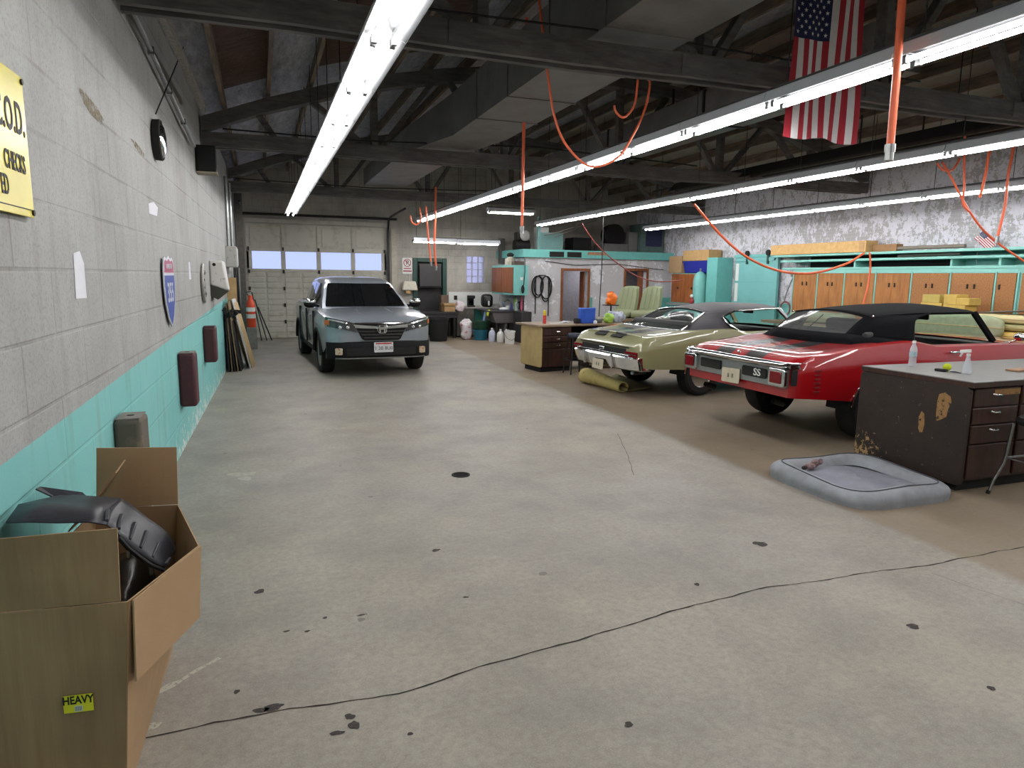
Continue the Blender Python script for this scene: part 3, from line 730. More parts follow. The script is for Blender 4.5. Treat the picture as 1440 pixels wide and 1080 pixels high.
def greenhouse(t, roof_m, hdr, pk, rear, qw, wsbase, roofw, chrome=True, soft=False, zdrop=.0):
    """hdr: (u,y,z) header corner; rear: list of pts down the rear-window edge; qw: list of pts down the quarter-window edge"""
    rt = rear[0]; f = curve([rt[0], pk[0], hdr[0]], [rt[2]+.05, pk[2], hdr[2]+.05])
    us = np.linspace(rt[0], hdr[0], 12); rows = []; fy = curve([rt[0], (rt[0]+hdr[0])/2, hdr[0]], [rt[1], roofw, hdr[1]])
    fe = curve([rt[0], qw[0][0], hdr[0]], [rt[2], qw[0][2], hdr[2]])
    for u in us:
        ye, ze, zc = fy(u), fe(u), f(u)
        r = [(u, ye, ze-.02), (u, ye, ze)]+[(u, ye*s, ze+(zc-ze)*(1-s*s)**.8) for s in (.93, .8, .6, .3, 0)]
        rows.append(r+[(p[0], -p[1], p[2]) for p in r[-2::-1]])
    b = MB(); b.grid(rows)
    k = int(len(poly(rear)))
    for s in (1, -1):
        A = poly(rear); Bq = poly(qw); L = max(len(A), len(Bq))
        def rs(P): return [Vector(P[0]) if L == 1 else P[min(int(i*(len(P)-1)/(L-1)), len(P)-2)].lerp(P[min(int(i*(len(P)-1)/(L-1)), len(P)-2)+1], i*(len(P)-1)/(L-1)-min(int(i*(len(P)-1)/(L-1)), len(P)-2)) for i in range(L)]
        A, Bq = rs(A), rs(Bq); rr = []
        for i, (p, q) in enumerate(zip(A, Bq)):
            row = []
            for j in range(9):
                w = j/8; v = p.lerp(q, w); out = .05*math.sin(PI*min(1, w*1.15))*(.35+.65*i/(L-1)); v = v+Vector((0, out*(1 if p.y > 0 else -1), 0)); row.append((v.x, v.y*s, v.z))
            rr.append(row)
        b.grid(rr)
    b.build('roof', roof_m, t, smooth=45, solid=.018, weld=True)
    # glass
    A = poly(rear); g = MB(); g.grid([[(p.x-.06*(1-(2*c-1)**2)*i/(len(A)-1), p.y*(2*c-1)*-1, p.z+.05*(1-(2*c-1)**2)*(1-i/(len(A)-1))) for c in np.linspace(0, 1, 11)] for i, p in enumerate(A)]); g.build('rear_window', m_milky if soft else m_glass, t, smooth=60)
    wb, wt = Vector(wsbase), Vector(hdr); g = MB(); rows = []
    for s in np.linspace(0, 1, 6):
        p = wb.lerp(wt, s); rows.append([(p.x+.1*(1-(2*c-1)**2), p.y*(2*c-1), p.z) for c in np.linspace(0, 1, 11)])
    g.grid(rows); g.build('windscreen', m_glass, t, smooth=60)
    pm = m_soft if soft else roof_m
    for s in (1, -1):
        MB().bar((wb.x, wb.y*s, wb.z-.02), (wt.x, wt.y*s, wt.z), .07, .05, (0, 1, 0)).build('windscreen_pillar', pm if soft else m_chrome, t, bevel=.015)
    if chrome:
        for s in (1, -1):
            pts = [(p.x, (p.y+.02)*s, p.z+.004) for p in poly(qw)[::-1]]
            e = [(u, (fy(u)+.012)*s, fe(u)-.006) for u in us if u > qw[0][0]+.02]
            MB().tube(pts+e+[(wt.x, (wt.y+.012)*s, wt.z)], .014, 6).build('drip_rail', m_chrome, t, smooth=60)
            MB().tube([(p.x, (p.y-.0)*s, p.z+.006) for p in poly(rear)], .016, 6).build('window_trim', m_chrome, t, smooth=60)
        p = rear[0]; MB().tube([(p[0]-.01, p[1]*c, p[2]+.008+.05*(1-c*c)) for c in np.linspace(-1, 1, 9)], .016, 6).build('window_trim', m_chrome, t, smooth=60)
def cabin(t, zf, zb, u0, u1, hw, steer, seatm=None, headrest=False):
    b = MB(); b.bx(u0, u1, -hw, hw, zf, zf+.03); b.bx(u0, u1, hw-.03, hw, zf, zb-.02); b.bx(u0, u1, -hw, -hw+.03, zf, zb-.02); b.bx(u0-.02, u0, -hw, hw, zf, zb+.0); b.bx(u1, u1+.02, -hw, hw, zf, zb)
    b.build('cabin_tub', m_inter, t)
    for s in (-1, 1): seat(t, u0+1.1, s*.38, zf+.12, m=seatm)
    MB().box((u0+.32, 0, zf+.25), (.46, hw*1.7, .2)).box((u0+.1, 0, zf+.48), (.16, hw*1.7, .5), ry=-.2).build('rear_seat', seatm or m_inter, t, bevel=.05, seg=3)
    MB().box((u1-.16, 0, zb-.1), (.32, hw*1.9, .2)).build('dashboard', m_inter, t, bevel=.04)
    R = Matrix.Translation((u1-.48, .4, zb-.02))@Matrix.Rotation(1.15, 4, 'Y')
    b = MB(); b.tube([R@Vector((.19*math.cos(a), .19*math.sin(a), 0)) for a in np.linspace(0, 2*PI, 25)[:-1]], .014, 6, closed=True)
    b.tube([R@Vector((-.19, 0, 0)), R@Vector((.19, 0, 0))], .012, 6); b.tube([R@Vector((0, 0, 0)), R@Vector((0, 0, -.4))], .02, 6)
    b.build('steering_wheel', m_inter, t, smooth=60)
    MB().box((u1-.32, 0, zb+.27), (.03, .24, .07)).build('rear_view_mirror', m_dsteel, t, bevel=.015)
# ---------------- red convertible
CX, CY, CA = 6.52, 6.65, 0.0
red = thing('convertible_car', 'red convertible muscle car with black canvas top and black boot stripes', 'car', (CX, CY, 0), CA)
m_red = carpaint('red car paint', (168, 10, 22), stripe=dict(a=.12, b=.42, z=.88, xc=-.76, xr=.66, rgb=(34, 34, 36)))
fzb = curve([-1.25, -.9, -.45, .45, 2.4, 3.3, 3.72], [.555, .53, .49, .40, .38, .42, .52])
fhw = curve([-1.25, -1.15, -.8, 0, .8, 2, 3.2, 3.6, 3.72], [.90, .945, .975, .985, .97, .975, .95, .9, .84])
fzc = curve([-1.25, -.6, 0, 1, 2, 3.72], [.80, .84, .88, .86, .86, .80])
fzs = curve([-1.25, -1.15, -.6, 0, .45, .9, 2.0, 3.4, 3.72], [.885, .955, 1.03, 1.10, 1.12, 1.06, 1.06, 1.0, .93])
fzt = curve([-1.25, -1.1, -.5, -.05, .9, 2.0, 2.1, 3.4, 3.72], [.90, 1.0, 1.05, 1.10, 1.1, 1.10, 1.11, 1.04, .95])
body(red, -1.25, 3.72, (0, 2.85), .42, .37, fzb, fhw, fzc, fzs, fzt, (-.02, 2.0), m_red)
for a in (0, 2.85):
    for s in (1, -1): wheel(red, (a, s*.79, .355), .355, .27 if a == 0 else .22, s, .2)
greenhouse(red, m_soft, (1.78, .64, 1.44), (1.45, 1.39, 1.52), [(.10, .54, 1.39), (-.05, .55, 1.29), (-.18, .56, 1.195)], [(1.0, .69, 1.44), (.62, .80, 1.36), (.5, .90, 1.12)], (2.02, .76, 1.10), .69, chrome=False, soft=True)
# canvas below the rear window and its binding
b = MB(); b.grid([[(-.18-.06*(1-c*c), .58*c, 1.20) for c in np.linspace(-1, 1, 9)], [(-.25-.05*(1-c*c), .76*c, 1.07) for c in np.linspace(-1, 1, 9)]])
for s in (-1, 1): b.grid([[(-.18, s*.57, 1.20), (.14, s*.78, 1.165), (.5, s*.92, 1.12)], [(-.25, s*.76, 1.06), (.1, s*.9, 1.09), (.5, s*.945, 1.09)]])
b.build('canvas_skirt', m_soft, red, solid=.012, smooth=50)
MB().tube([(.13, .60*c, 1.40+.052*(1-c*c)) for c in np.linspace(-1, 1, 11)], .007, 6).build('canvas_seam', m_soft, red, smooth=60)
MB().tube([(-.2, 0, 1.22), (.03, 0, 1.39)], .006, 4).build('window_zip', m_inter, red)
for s in (1, -1): MB().ell((.14, s*.64, 1.40), (.015, .015, .015), 8, 6).build('snap_button', m_chrome, red)
cabin(red, .5, 1.08, -.02, 2.0, .86, 1)
MB().tube([(-.2, -.80, 1.075), (-.1, -.72, 1.1)], .012, 6).tube([(-.22, .78, 1.075), (-.22, -.78, 1.075)], .01, 6).build('top_moulding', m_chrome, red, smooth=60)
# tail
m_tailsil = mat('silver tail panel', (168, 170, 170), .35, .7, var=.06)
MB().prism(rrect(-.9, .9, .655, .89, .03), 0, .04, frame((-1.245, 0, 0), (0, -1, 0), (0, 0, 1))).build('tail_panel', m_tailsil, red, bevel=.006)
b = MB(); P = [(-1.16, .955), (-1.27, .94), (-1.32, .86), (-1.335, .5), (-1.34, 0)]; P = P+[(x, -y) for x, y in P[-2::-1]]
pr_ = [(.0, -.035), (-.03, -.025), (-.045, .0), (-.03, .028), (.0, .035), (.04, .03)]
b.grid([[(x+dx+.03, y, .9+dz) for dx, dz in pr_] for x, y in P]); b.build('rear_bumper', m_chrome, red, smooth=50, solid=.006)
MB().prism(rrect(-.92, .92, .862, .868, .001), 0, .06, frame((-1.25, 0, 0), (0, -1, 0), (0, 0, 1))).build('bumper_groove', m_rubber, red)
for s in (1, -1):
    Mf = frame((-1.285, s*.79, .765), (0, -1, 0), (0, 0, 1))
    o = MB().prism(rrect(-.125, .125, -.1, .1, .03), 0, .05, Mf).build('tail_lamp', m_chrome, red, bevel=.012)
    MB().prism(rrect(-.085, .085, -.06, .065, .012), 0, .012, Mf@Matrix.Translation((0, 0, .048))).build('lamp_lens', m_tail, o, bevel=.004)
    MB().box((-1.215, s*.935, .775), (.07, .03, .17)).build('corner_cap', m_rubber, red, bevel=.008)
    MB().prism(rrect(-.2, .2, -.055, .055, .02), 0, .02, frame((-1.285, s*.40, .775), (0, -1, 0), (0, 0, 1))).build('tail_insert', m_rubber, red, bevel=.004)
    b = MB()
    for k in range(6): b.box((-.93+.0*k, s*.972, .60+.045*k+.02), (.075, .012, .014))
    b.build('side_marker', m_redpaint if False else mat('side marker chrome', (150, 70, 74), .25, .3), red)
    for a in (0, 2.85):
        MB().tube([(a-.425*math.cos(t), s*(fhw(a)-.006), .37+.425*math.sin(t)) for t in np.linspace(.12, PI-.12, 20)], .009, 5).build('arch_trim', m_chrome, red, smooth=60)
    MB().box((1.08, s*.985, 1.0), (.16, .035, .022)).build('door_handle', m_chrome, red, bevel=.008)
    MB().tube([(-1.05, s*.62, .43), (-1.14, s*.62, .46), (-1.2, s*.62, .475)], .035, 10, caps=False).tube([(-1.14, s*.62, .46), (-1.15, s*.62, .46)], .033, 10).build('tail_pipe', m_dsteel, red, smooth=50)
    MB().ell((2.1, s*1.02, 1.16), (.04, .08, .05), 10, 8).tube([(2.1, s*.9, 1.08), (2.1, s*1.0, 1.13)], .012, 6).build('door_mirror', m_chrome, red, smooth=60)
text_mesh('SS', .115, frame((-1.307, -.46, .775), (0, -1, 0), (0, 0, 1)), .003, sx=1.15).build('ss_emblem', m_white, red)
m_oldplate = mat('cream plate', (206, 196, 172), .5, var=.1)
plate(red, frame((-1.30, .0, .68)[:3], (0, -1, .03), (0.05, 0, 1)), .32, .17, [('II  II', .07, -.005)], m_oldplate, mat('plate ink', (70, 64, 60), .6))
MB().ell((-1.2, 0, .955), (.02, .02, .02), 8, 6).build('boot_lock', m_chrome, red)
# nose
MB().bx(3.7, 3.76, -.85, .85, .5, .62).build('front_bumper', m_chrome, red, bevel=.02); MB().bx(3.7, 3.73, -.8, .8, .64, .86).build('grille', m_rubber, red)
for s in (1, -1):
    for y in (.5, .7): MB().ell((3.73, s*y, .76), (.03, .085, .085), 14, 10).build('headlamp', m_glass, red)
# ---------------- olive coupe
OA = math.radians(5); 
olv = thing('coupe_car', 'pale olive green muscle coupe with dark vinyl roof and chrome rear bumper', 'car', (6.342, 9.757, 0), OA)
m_olv = carpaint('olive car paint', (146, 146, 108), stripe=dict(a=.10, b=.40, z=.86, xc=-.72, xr=.42, rgb=(52, 52, 50)))
fzb = curve([-1.25, -.9, -.45, .45, 2.4, 3.3, 3.75], [.50, .46, .44, .34, .32, .36, .46])
fhw = curve([-1.25, -1.15, -.8, 0, .8, 2, 3.2, 3.6, 3.75], [.88, .935, .965, .975, .96, .965, .94, .89, .82])
fzc = curve([-1.25, -.6, 0, 1, 2, 3.75], [.72, .80, .86, .82, .82, .76])
fzs = curve([-1.25, -1.21, -1.08, -.6, -.2, .5, .9, 2.0, 3.4, 3.75], [.775, .84, .905, .965, 1.01, 1.02, .97, .98, .94, .86])
fzt = curve([-1.25, -1.2, -1.08, -.6, -.25, .9, 2.0, 3.4, 3.75], [.80, .885, .95, .985, 1.02, 1.02, 1.03, .98, .88])
body(olv, -1.25, 3.75, (0, 2.85), .40, .34, fzb, fhw, fzc, fzs, fzt, (-.2, 2.05), m_olv)
for a in (0, 2.85):
    for s in (1, -1): wheel(olv, (a, s*.78, .335), .335, .24, s, .195)
greenhouse(olv, m_vinyl, (1.80, .60, 1.34), (1.05, 1.36, 1.41), [(.25, .58, 1.27), (.0, .65, 1.16), (-.32, .73, 1.01)], [(.80, .66, 1.31), (.48, .74, 1.20), (.50, .82, 1.12), (.72, .865, 1.0)], (2.15, .72, 1.02), .655)
# vinyl sides down to the belt
b = MB()
for s in (-1, 1): b.grid([[(-.34, s*.74, 1.015), (.1, s*.845, 1.02), (.45, s*.88, 1.02), (.72, s*.87, 1.0)], [(-.42, s*.80, .985), (.1, s*.89, 1.012), (.45, s*.91, 1.018), (.75, s*.90, .99)]])
b.build('vinyl_skirt', m_vinyl, olv, solid=.01, smooth=50)
cabin(olv, .42, .99, -.2, 2.05, .84, 1)
MB().tube([(-.36-.05*(1-c*c), .74*c, 1.02) for c in np.linspace(-1, 1, 9)], .016, 6).build('window_trim', m_chrome, olv, smooth=60)
b = MB(); P = [(-1.05, .925), (-1.22, .915), (-1.29, .79), (-1.325, .4), (-1.33, 0)]; P = P+[(x, -y) for x, y in P[-2::-1]]
pr_ = [(.04, .10), (-.0, .105), (-.02, .085), (-.01, .02), (.015, -.08), (.05, -.1)]
b.grid([[(x+dx, y, .535+dz) for dx, dz in pr_] for x, y in P]); b.build('rear_bumper', m_chrome, olv, smooth=40, solid=.008)
for s in (1, -1):
    MB().prism([(-.02, -.1), (.02, -.1), (.026, .12), (-.026, .12)], 0, .045, frame((-1.33, s*.40, .535), (0, -1, 0), (-.15, 0, 1))).build('bumper_guard', m_chrome, olv, bevel=.01)
    o = MB().box((-1.25, s*.76, .68), (.05, .27, .085)).build('tail_lamp', m_tail, olv, bevel=.008)
    MB().box((-1.262, s*.76, .68), (.035, .285, .012)).build('lamp_trim', m_chrome, o)
    MB().box((-1.16, s*.23, .917), (.06, .30, .012), ry=-.5).build('spoiler_vent', m_rubber, olv, bevel=.004)
    for a in (0, 2.85): MB().tube([(a-.405*math.cos(t), s*(fhw(a)-.004), .34+.405*math.sin(t)) for t in np.linspace(.1, PI-.1, 20)], .008, 5).build('arch_trim', m_chrome, olv, smooth=60)
    MB().box((-.75, s*.925, .47), (.62, .02, .025)).build('sill_trim', m_chrome, olv, bevel=.004)
    MB().tube([(-.8, s*.5, .36), (-1.0, s*.55, .36), (-1.12, s*.62, .38)], .03, 8).build('tail_pipe', m_steel, olv, smooth=50)
    MB().box((1.15, s*.965, .9), (.16, .03, .02)).build('door_handle', m_chrome, olv, bevel=.006)
MB().box((-1.255, 0, .705), (.03, 1.25, .1)).build('tail_recess', m_rubber, olv, bevel=.006)
MB().box((-1.275, 0, .66), (.03, 1.5, .02)).build('tail_strip', m_chrome, olv, bevel=.005)
MB().box((-1.285, .0, .715), (.02, .14, .05)).build('tail_badge', m_chrome, olv, bevel=.01)
plate(olv, frame((-1.365, -.03, .465), (0, -1, .0), (.1, 0, 1)), .31, .16, [('II  II', .065, -.005)], m_oldplate, mat('plate ink', (70, 64, 60), .6))
MB().bx(-1.262, -1.24, -.70, .70, .768, .782).build('boot_gap', m_rubber, olv)
MB().tube([(-1.075, y, .962-.03*(y/.75)**2) for y in np.linspace(-.75, .75, 9)], .018, 8).build('boot_spoiler', m_olv, olv, smooth=60)
MB().bx(3.73, 3.8, -.85, .85, .44, .58).build('front_bumper', m_chrome, olv, bevel=.02); MB().bx(3.73, 3.76, -.8, .8, .6, .8).build('grille', m_rubber, olv)
for s in (1, -1):
    for y in (.5, .7): MB().ell((3.76, s*y, .7), (.03, .08, .08), 14, 10).build('headlamp', m_glass, olv)
# ---------------- silver pickup
PA = math.radians(-87)
pk = thing('pickup_truck', 'silver four-door pickup truck parked facing out from the garage door', 'pickup truck', (1.95, 13.13, 0), PA)
m_slv = carpaint('silver truck paint', (158, 166, 176), .45)
m_clad = mat('black bumper plastic', (16, 17, 19), .55, var=.08, spec=.25)
fzb = curve([-4.4, -3.9, -2.6, -.6, .5, .75, .93], [.52, .46, .40, .40, .42, .58, .64])
fhw = curve([-4.4, -4.2, -3.2, -2, -.5, 0, .45, .7, .82, .9, .93], [.88, .94, .985, .975, .985, 1.0, .985, .94, .86, .72, .60])
fzc = curve([-4.4, -2, 0, .7, .93], [.95, .95, .92, .86, .82])
fzs = curve([-4.4, -4.2, -2.9, -1, -.35, .3, .75, .87, .93], [1.17, 1.21, 1.20, 1.18, 1.15, 1.09, 1.03, .99, .96])
fzt = curve([-4.4, -4.2, -2.9, -1, -.35, .3, .75, .87, .93], [1.18, 1.21, 1.21, 1.20, 1.20, 1.16, 1.09, 1.04, 1.0])
body(pk, -4.4, .93, (0, -3.25), .45, .37, fzb, fhw, fzc, fzs, fzt, (-4.25, -2.85), m_slv, n=60, inset=.05, shoulder=.12)
for a in (0, -3.25):
    for s in (1, -1):
        wheel(pk, (a, s*.84, .375), .375, .25, s, .245, 7, m_steel)
        MB().tube([(a-.455*math.cos(t), s*(fhw(a)-.02), .37+.455*math.sin(t)) for t in np.linspace(0, PI, 20)], .035, 6).build('arch_cladding', m_clad, pk, smooth=60)
b = MB(); b.bx(-4.25, -2.85, -.72, .72, .75, .8)
for s in (-1, 1): b.bx(-4.25, -2.85, s*.72-.02, s*.72+.02, .75, 1.2)
b.bx(-2.87, -2.83, -.72, .72, .75, 1.2); b.build('cargo_bed', m_clad, pk)
# cab
ring = lambda z, uf, ur, hf, hr, n=8: None
lv = [(1.16, -.28, -2.85, .84, .86), (1.30, -.52, -2.82, .80, .83), (1.5, -.88, -2.76, .72, .755), (1.64, -1.14, -2.7, .66, .70), (1.70, -1.32, -2.64, .62, .66), (1.745, -1.6, -2.5, .52, .56), (1.765, -1.9, -2.3, .3, .3)]
rows = []
for z, uf, ur, hf, hr in lv:
    r = []
    for c in np.linspace(-1, 1, 9): r.append((uf-.02+.16*(1-c*c)*(1 if z < 1.72 else .5), hf*c, z))
    for s in np.linspace(0, 1, 9)[1:-1]: r.append((uf-.02+(ur-uf)*s, hf+(hr-hf)*s+.02*math.sin(PI*s), z))
    for c in np.linspace(1, -1, 9): r.append((ur, hr*c, z))
    for s in np.linspace(1, 0, 9)[1:-1]: r.append((uf-.02+(ur-uf)*s, -(hf+(hr-hf)*s+.02*math.sin(PI*s)), z))
    rows.append(r+[r[0]])
cab = MB(); cab.grid(rows); cab.add(rows[-1][:-1], [tuple(range(len(rows[-1])-1))]); cab.build('cab', m_slv, pk, smooth=50, weld=True)
m_wsg = N('dark windscreen'); m_wsg.col(lin((16, 18, 19))); m_wsg = m_wsg.set(.04, 0, .5, Coat_Weight=.5)
def lerp_lv(z):
    for a, b_ in zip(lv, lv[1:]):
        if a[0] <= z <= b_[0]: s = (z-a[0])/(b_[0]-a[0]); return [a[i]+(b_[i]-a[i])*s for i in range(5)]
def glass_front(z0, z1, k, off):
    rws = []
    for z in np.linspace(z0, z1, 7):
        _, uf, ur, hf, hr = lerp_lv(z); rws.append([(uf-.02+.16*(1-(c*k)**2)+off, hf*c*k, z+off*.5) for c in np.linspace(-1, 1, 13)])
    return rws
g = MB(); g.grid(glass_front(1.205, 1.63, .93, .012)); ws = g.build('windscreen', m_wsg, pk, smooth=60)
m_wht = mat('pale sticker', (205, 216, 216), .4)  # plain pale colour of the windscreen sticker
MB().box((-.56, -.66, 1.26), (.02, .06, .035), ry=.95).build('sticker', m_wht, ws)
MB().box((-1.02, .03, 1.575), (.03, .22, .07)).build('mirror_pod', m_dsteel, ws, bevel=.015)
for s in (1, -1):
    for u0_, u1_ in ((.14, .47), (.50, .78)):
        rws = []
        for z in np.linspace(1.225, 1.63, 6):
            _, uf, ur, hf, hr = lerp_lv(z); sh = .08 if u0_ < .3 else 0
            rws.append([(uf-.02+(ur-uf)*t, s*(hf+(hr-hf)*t+.02*math.sin(PI*t)+.008), z) for t in np.linspace(u0_-sh*(1-(z-1.225)/.4)*1.1, u1_, 8)])
        g = MB(); g.grid(rws); g.build('side_window', m_wsg, pk, smooth=60)
    o = MB().ell((-.58, s*1.03, 1.255), (.09, .115, .085), 16, 12, pw=.8).build('door_mirror', m_clad, pk, smooth=60)
    MB().bar((-.62, s*.86, 1.2), (-.58, s*1.0, 1.22), .05, .05).build('mirror_arm', m_clad, o)
    MB().ell((-.575, s*1.03, 1.29), (.088, .112, .058), 16, 12, pw=.8).build('mirror_cap', m_chrome, o, smooth=60)
    for u_ in (-.75, -1.75): MB().box((u_-.28, s*.995, 1.02), (.2, .03, .035)).build('door_handle', m_slv, pk, bevel=.01)
    MB().bx(-2.7, -.5, s*.93-.03, s*.93+.04, .33, .42).build('side_step', m_clad, pk, bevel=.015)
    b = MB()
    for u_ in (-.52, -1.62, -2.78): b.bx(u_-.004, u_+.004, s*.96, s*1.0, .45, 1.12)
    b.build('door_gap', m_rubber, pk)
# front face
_fr = curve([0, .35, .60, .72, .86, .94, .985, 1.05], [.965, .955, .935, .90, .82, .70, .45, .2])
def front(y): return _fr(abs(y))
def band(y0, y1, prof, n=16, name='x', m=None, par=None, bev=0, off=0.0):
    rws = [[(front(y)+dx+off, y, z) for dx, z in prof(y)] for y in np.linspace(y0, y1, n)]
    b = MB(); b.grid([r+[r[0]] for r in rws]); b.add(rws[0], [tuple(range(len(rws[0])))]); b.add(rws[-1], [tuple(range(len(rws[-1])-1, -1, -1))])
    return b.build(name, m, par or pk, smooth=35, bevel=bev)
band(-.93, .93, lambda y: [(-.1, .34), (.02, .34), (.05, .40), (.05, .55), (.03, .63), (-.1, .63)], 24, 'lower_bumper', m_clad)
band(-.62, .62, lambda y: [(-.06, .40), (.056, .40), (.058, .53), (-.06, .53)], 14, 'intake', m_rubber)
band(-.80, .80, lambda y: [(-.06, .345), (.062, .345), (.062, .365), (-.06, .365)], 18, 'bumper_lip', m_steel)
gw = lambda y: (.66+.0*abs(y))
def gp(y):
    k = max(0, (abs(y)-.33)/.13); z0 = .665+.26*min(1, k); return [(-.08, z0), (.03, z0), (.02, .975), (-.08, .975)]
band(-.46, .46, gp, 24, 'grille', m_clad)
for i, z in enumerate((.70, .755, .81)): band(-.31-.05*i, .31+.05*i, lambda y, z=z: [(-.02, z), (.045, z), (.04, z+.026), (-.02, z+.026)], 14, 'grille_bar', m_dsteel)
band(-.47, .47, lambda y: [(-.02, .865+.05*abs(y)), (.05, .865+.05*abs(y)), (.045, .905+.09*abs(y)), (-.02, .905+.09*abs(y))], 20, 'chrome_bar', m_chrome)
band(-.45, .45, lambda y: [(-.02, .955), (.04, .955), (.035, .975), (-.02, .975)], 16, 'grille_rim', m_chrome)
Mf = frame((1.025, .0, .865), (0, 1, 0), (-.08, 0, 1))
b = MB(); rr = [Mf@Vector((x, y, 0)) for x, y in [(-.085, .06), (-.078, -.03), (-.055, -.068), (.055, -.068), (.078, -.03), (.085, .06), (.065, .07), (-.065, .07)]]
b.tube(rr, .009, 6, closed=True)
for s in (-1, 1): b.add([Mf@Vector((s*x, y, z)) for z in (-.01, .015) for x, y in ((.026, -.062), (.05, -.062), (.062, .062), (.036, .062))], [(3, 2, 1, 0), (4, 5, 6, 7), (0, 1, 5, 4), (1, 2, 6, 5), (2, 3, 7, 6), (3, 0, 4, 7)])
b.add([Mf@Vector((x, y, z)) for z in (-.01, .012) for x, y in ((-.04, -.012), (.04, -.012), (.04, .016), (-.04, .016))], [(3, 2, 1, 0), (4, 5, 6, 7), (0, 1, 5, 4), (1, 2, 6, 5), (2, 3, 7, 6), (3, 0, 4, 7)])
b.build('emblem', m_chrome, pk, smooth=40)
m_lens = N('headlamp lens'); m_lens.col(lin((70, 72, 76))); m_lens = m_lens.set(.08, .3, .6, Coat_Weight=1)
m_amber = mat('amber reflector', (214, 122, 60), .3)
for s in (1, -1):
    def hp(y):
        a = abs(y); k = (a-.44)/.5; z0 = .80+.10*k**.8; z1 = .955+.12*k**.8; return [(-.06, z0), (.025, z0+.01), (.015, z1), (-.06, z1)]
    o = band(s*.44, s*.93, hp, 14, 'headlamp', m_lens)
    band(s*.46, s*.9, lambda y: [(0, hp(y)[2][1]-.045), (.034, hp(y)[2][1]-.045), (.03, hp(y)[2][1]-.02), (0, hp(y)[2][1]-.02)], 12, 'lamp_strip', m_chrome, o)
    for yy in (.58, .70): MB().ell((front(yy)+.0, s*yy, .89), (.03, .045, .04), 12, 8).build('lamp_bulb', m_chrome, o, smooth=60)
    band(s*.88, s*.945, lambda y: [(0, .93), (.035, .94), (.035, 1.02), (0, 1.02)], 5, 'side_reflector', m_amber, o)
    MB().prism(rrect(-.065, .065, -.06, .06, .02), 0, .03, frame((front(.76)+.045, s*.74, .475), (-s*.45, 1, 0), (0, 0, 1))).build('fog_lamp', mat('fog lamp', (222, 205, 180), .25, .3, rgb2=(190, 110, 70), thr=(.55, .6), scale=30), pk, bevel=.008)
m_pwhite = mat('plate white', (226, 226, 230), .45); m_pink = mat('plate dark ink', (90, 96, 108), .5); m_pred = mat('plate red', (190, 60, 66), .5)
Mp = frame((1.035, .02, .545), (0, 1, 0), (0, 0, 1)); o = plate(pk, Mp, .34, .18, [('1 3B 8U0', .085, -.02)], m_pwhite, m_pink)
MB().prism([(-.14, .055), (.14, .055), (.14, .078), (-.14, .078)], .006, .008, Mp).build('plate_banner', m_pred, o)
for s in (-1, 1): MB().bar((-.22, s*.25, 1.218), (.62, s*.32, 1.125), .012, .008).build('bonnet_crease', m_slv, pk, bevel=.003)
# ------------------------------------------------------------------ floor details
m_crack = mat('crack shadow', (52, 46, 40), .95, var=.1); m_scuff = chips('pale scuff', (190, 189, 178), 34, .46, (176, 174, 162)); m_oil = chips('oil spot', (78, 74, 73), 40, .40, (64, 61, 61))
def ribbon(pts, wd, z, jit=0):
    P = [Vector(p) for p in pts]; Q = []
    for a, b_ in zip(P, P[1:]):
        k = max(2, int((b_-a).length/.05))
        for i in range(k): Q.append(a.lerp(b_, i/k))
    Q.append(P[-1]); rows = []
    j = Vector((0, 0, 0))
    for i, p in enumerate(Q):
        d = (Q[min(i+1, len(Q)-1)]-Q[max(i-1, 0)]).normalized(); n = Vector((-d.y, d.x, 0)); j = j*.8+n*random.uniform(-jit, jit)
        h = wd*random.uniform(.5, 1.6); rows.append([p+j-n*h/2+Vector((0, 0, z)), p+j+n*h/2+Vector((0, 0, z))])
    return MB().grid(rows)
fp = lambda *pp: [atZ(a, b) for a, b in pp]
ribbon(fp((150, 1050), (205, 1038), (300, 1014), (370, 1003), (480, 987), (560, 975), (600, 964), (640, 949), (720, 925), (800, 905), (850, 889), (930, 862), (1000, 845), (1060, 830), (1140, 817), (1230, 803), (1300, 796), (1380, 780), (1445, 769)), .0085, .0012, .006).build('crack', m_crack, floor, W=True)
ribbon(fp((1310, 806), (1360, 824), (1445, 852)), .002, .001, .004).build('crack', m_crack, floor, W=True)
ribbon(fp((868, 610), (884, 640), (890, 668)), .004, .001, .006).build('crack', m_crack, floor, W=True)
def blob(px, py, rx, ry, m, name, z=.0015):
    c = atZ(px, py); n = 26; ph = [random.uniform(0, 6) for _ in range(3)]; vs = []
    for i in range(n):
        t = 2*PI*i/n; k = 1+.16*math.sin(2*t+ph[0])+.1*math.sin(3*t+ph[1])+.07*math.sin(5*t+ph[2]); vs.append((c.x+rx*k*math.cos(t), c.y+ry*k*math.sin(t), z))
    MB().add(vs, [tuple(range(n))]).build(name, m, floor, W=True)
for a in ((384, 995, .045, .022), (367, 999, .03, .018), (365, 832, .025, .03), (333, 973, .014, .014), (1069, 765, .05, .04), (613, 774, .03, .02), (655, 840, .015, .012), (1284, 881, .035, .025), (492, 1008, .02, .02), (498, 1020, .02, .03), (474, 1031, .03, .012), (577, 1032, .01, .01), (403, 888, .015, .01), (432, 888, .015, .01), (457, 869, .012, .012), (509, 865, .025, .01), (1394, 968, .02, .015), (884, 1019, .02, .015), (980, 822, .015, .02)): blob(*a, m_oil, 'oil_spot')
for a in ((340, 667, .11, .07), (345, 673, .06, .06), (216, 1021, .03, .02)): blob(*a, m_scuff, 'paint_scuff')
ribbon(fp((222, 974), (255, 956), (285, 936), (305, 924)), .03, .0012, .01).build('paint_scuff', m_scuff, floor, W=True)
c = atZ(648, 668); b = MB()
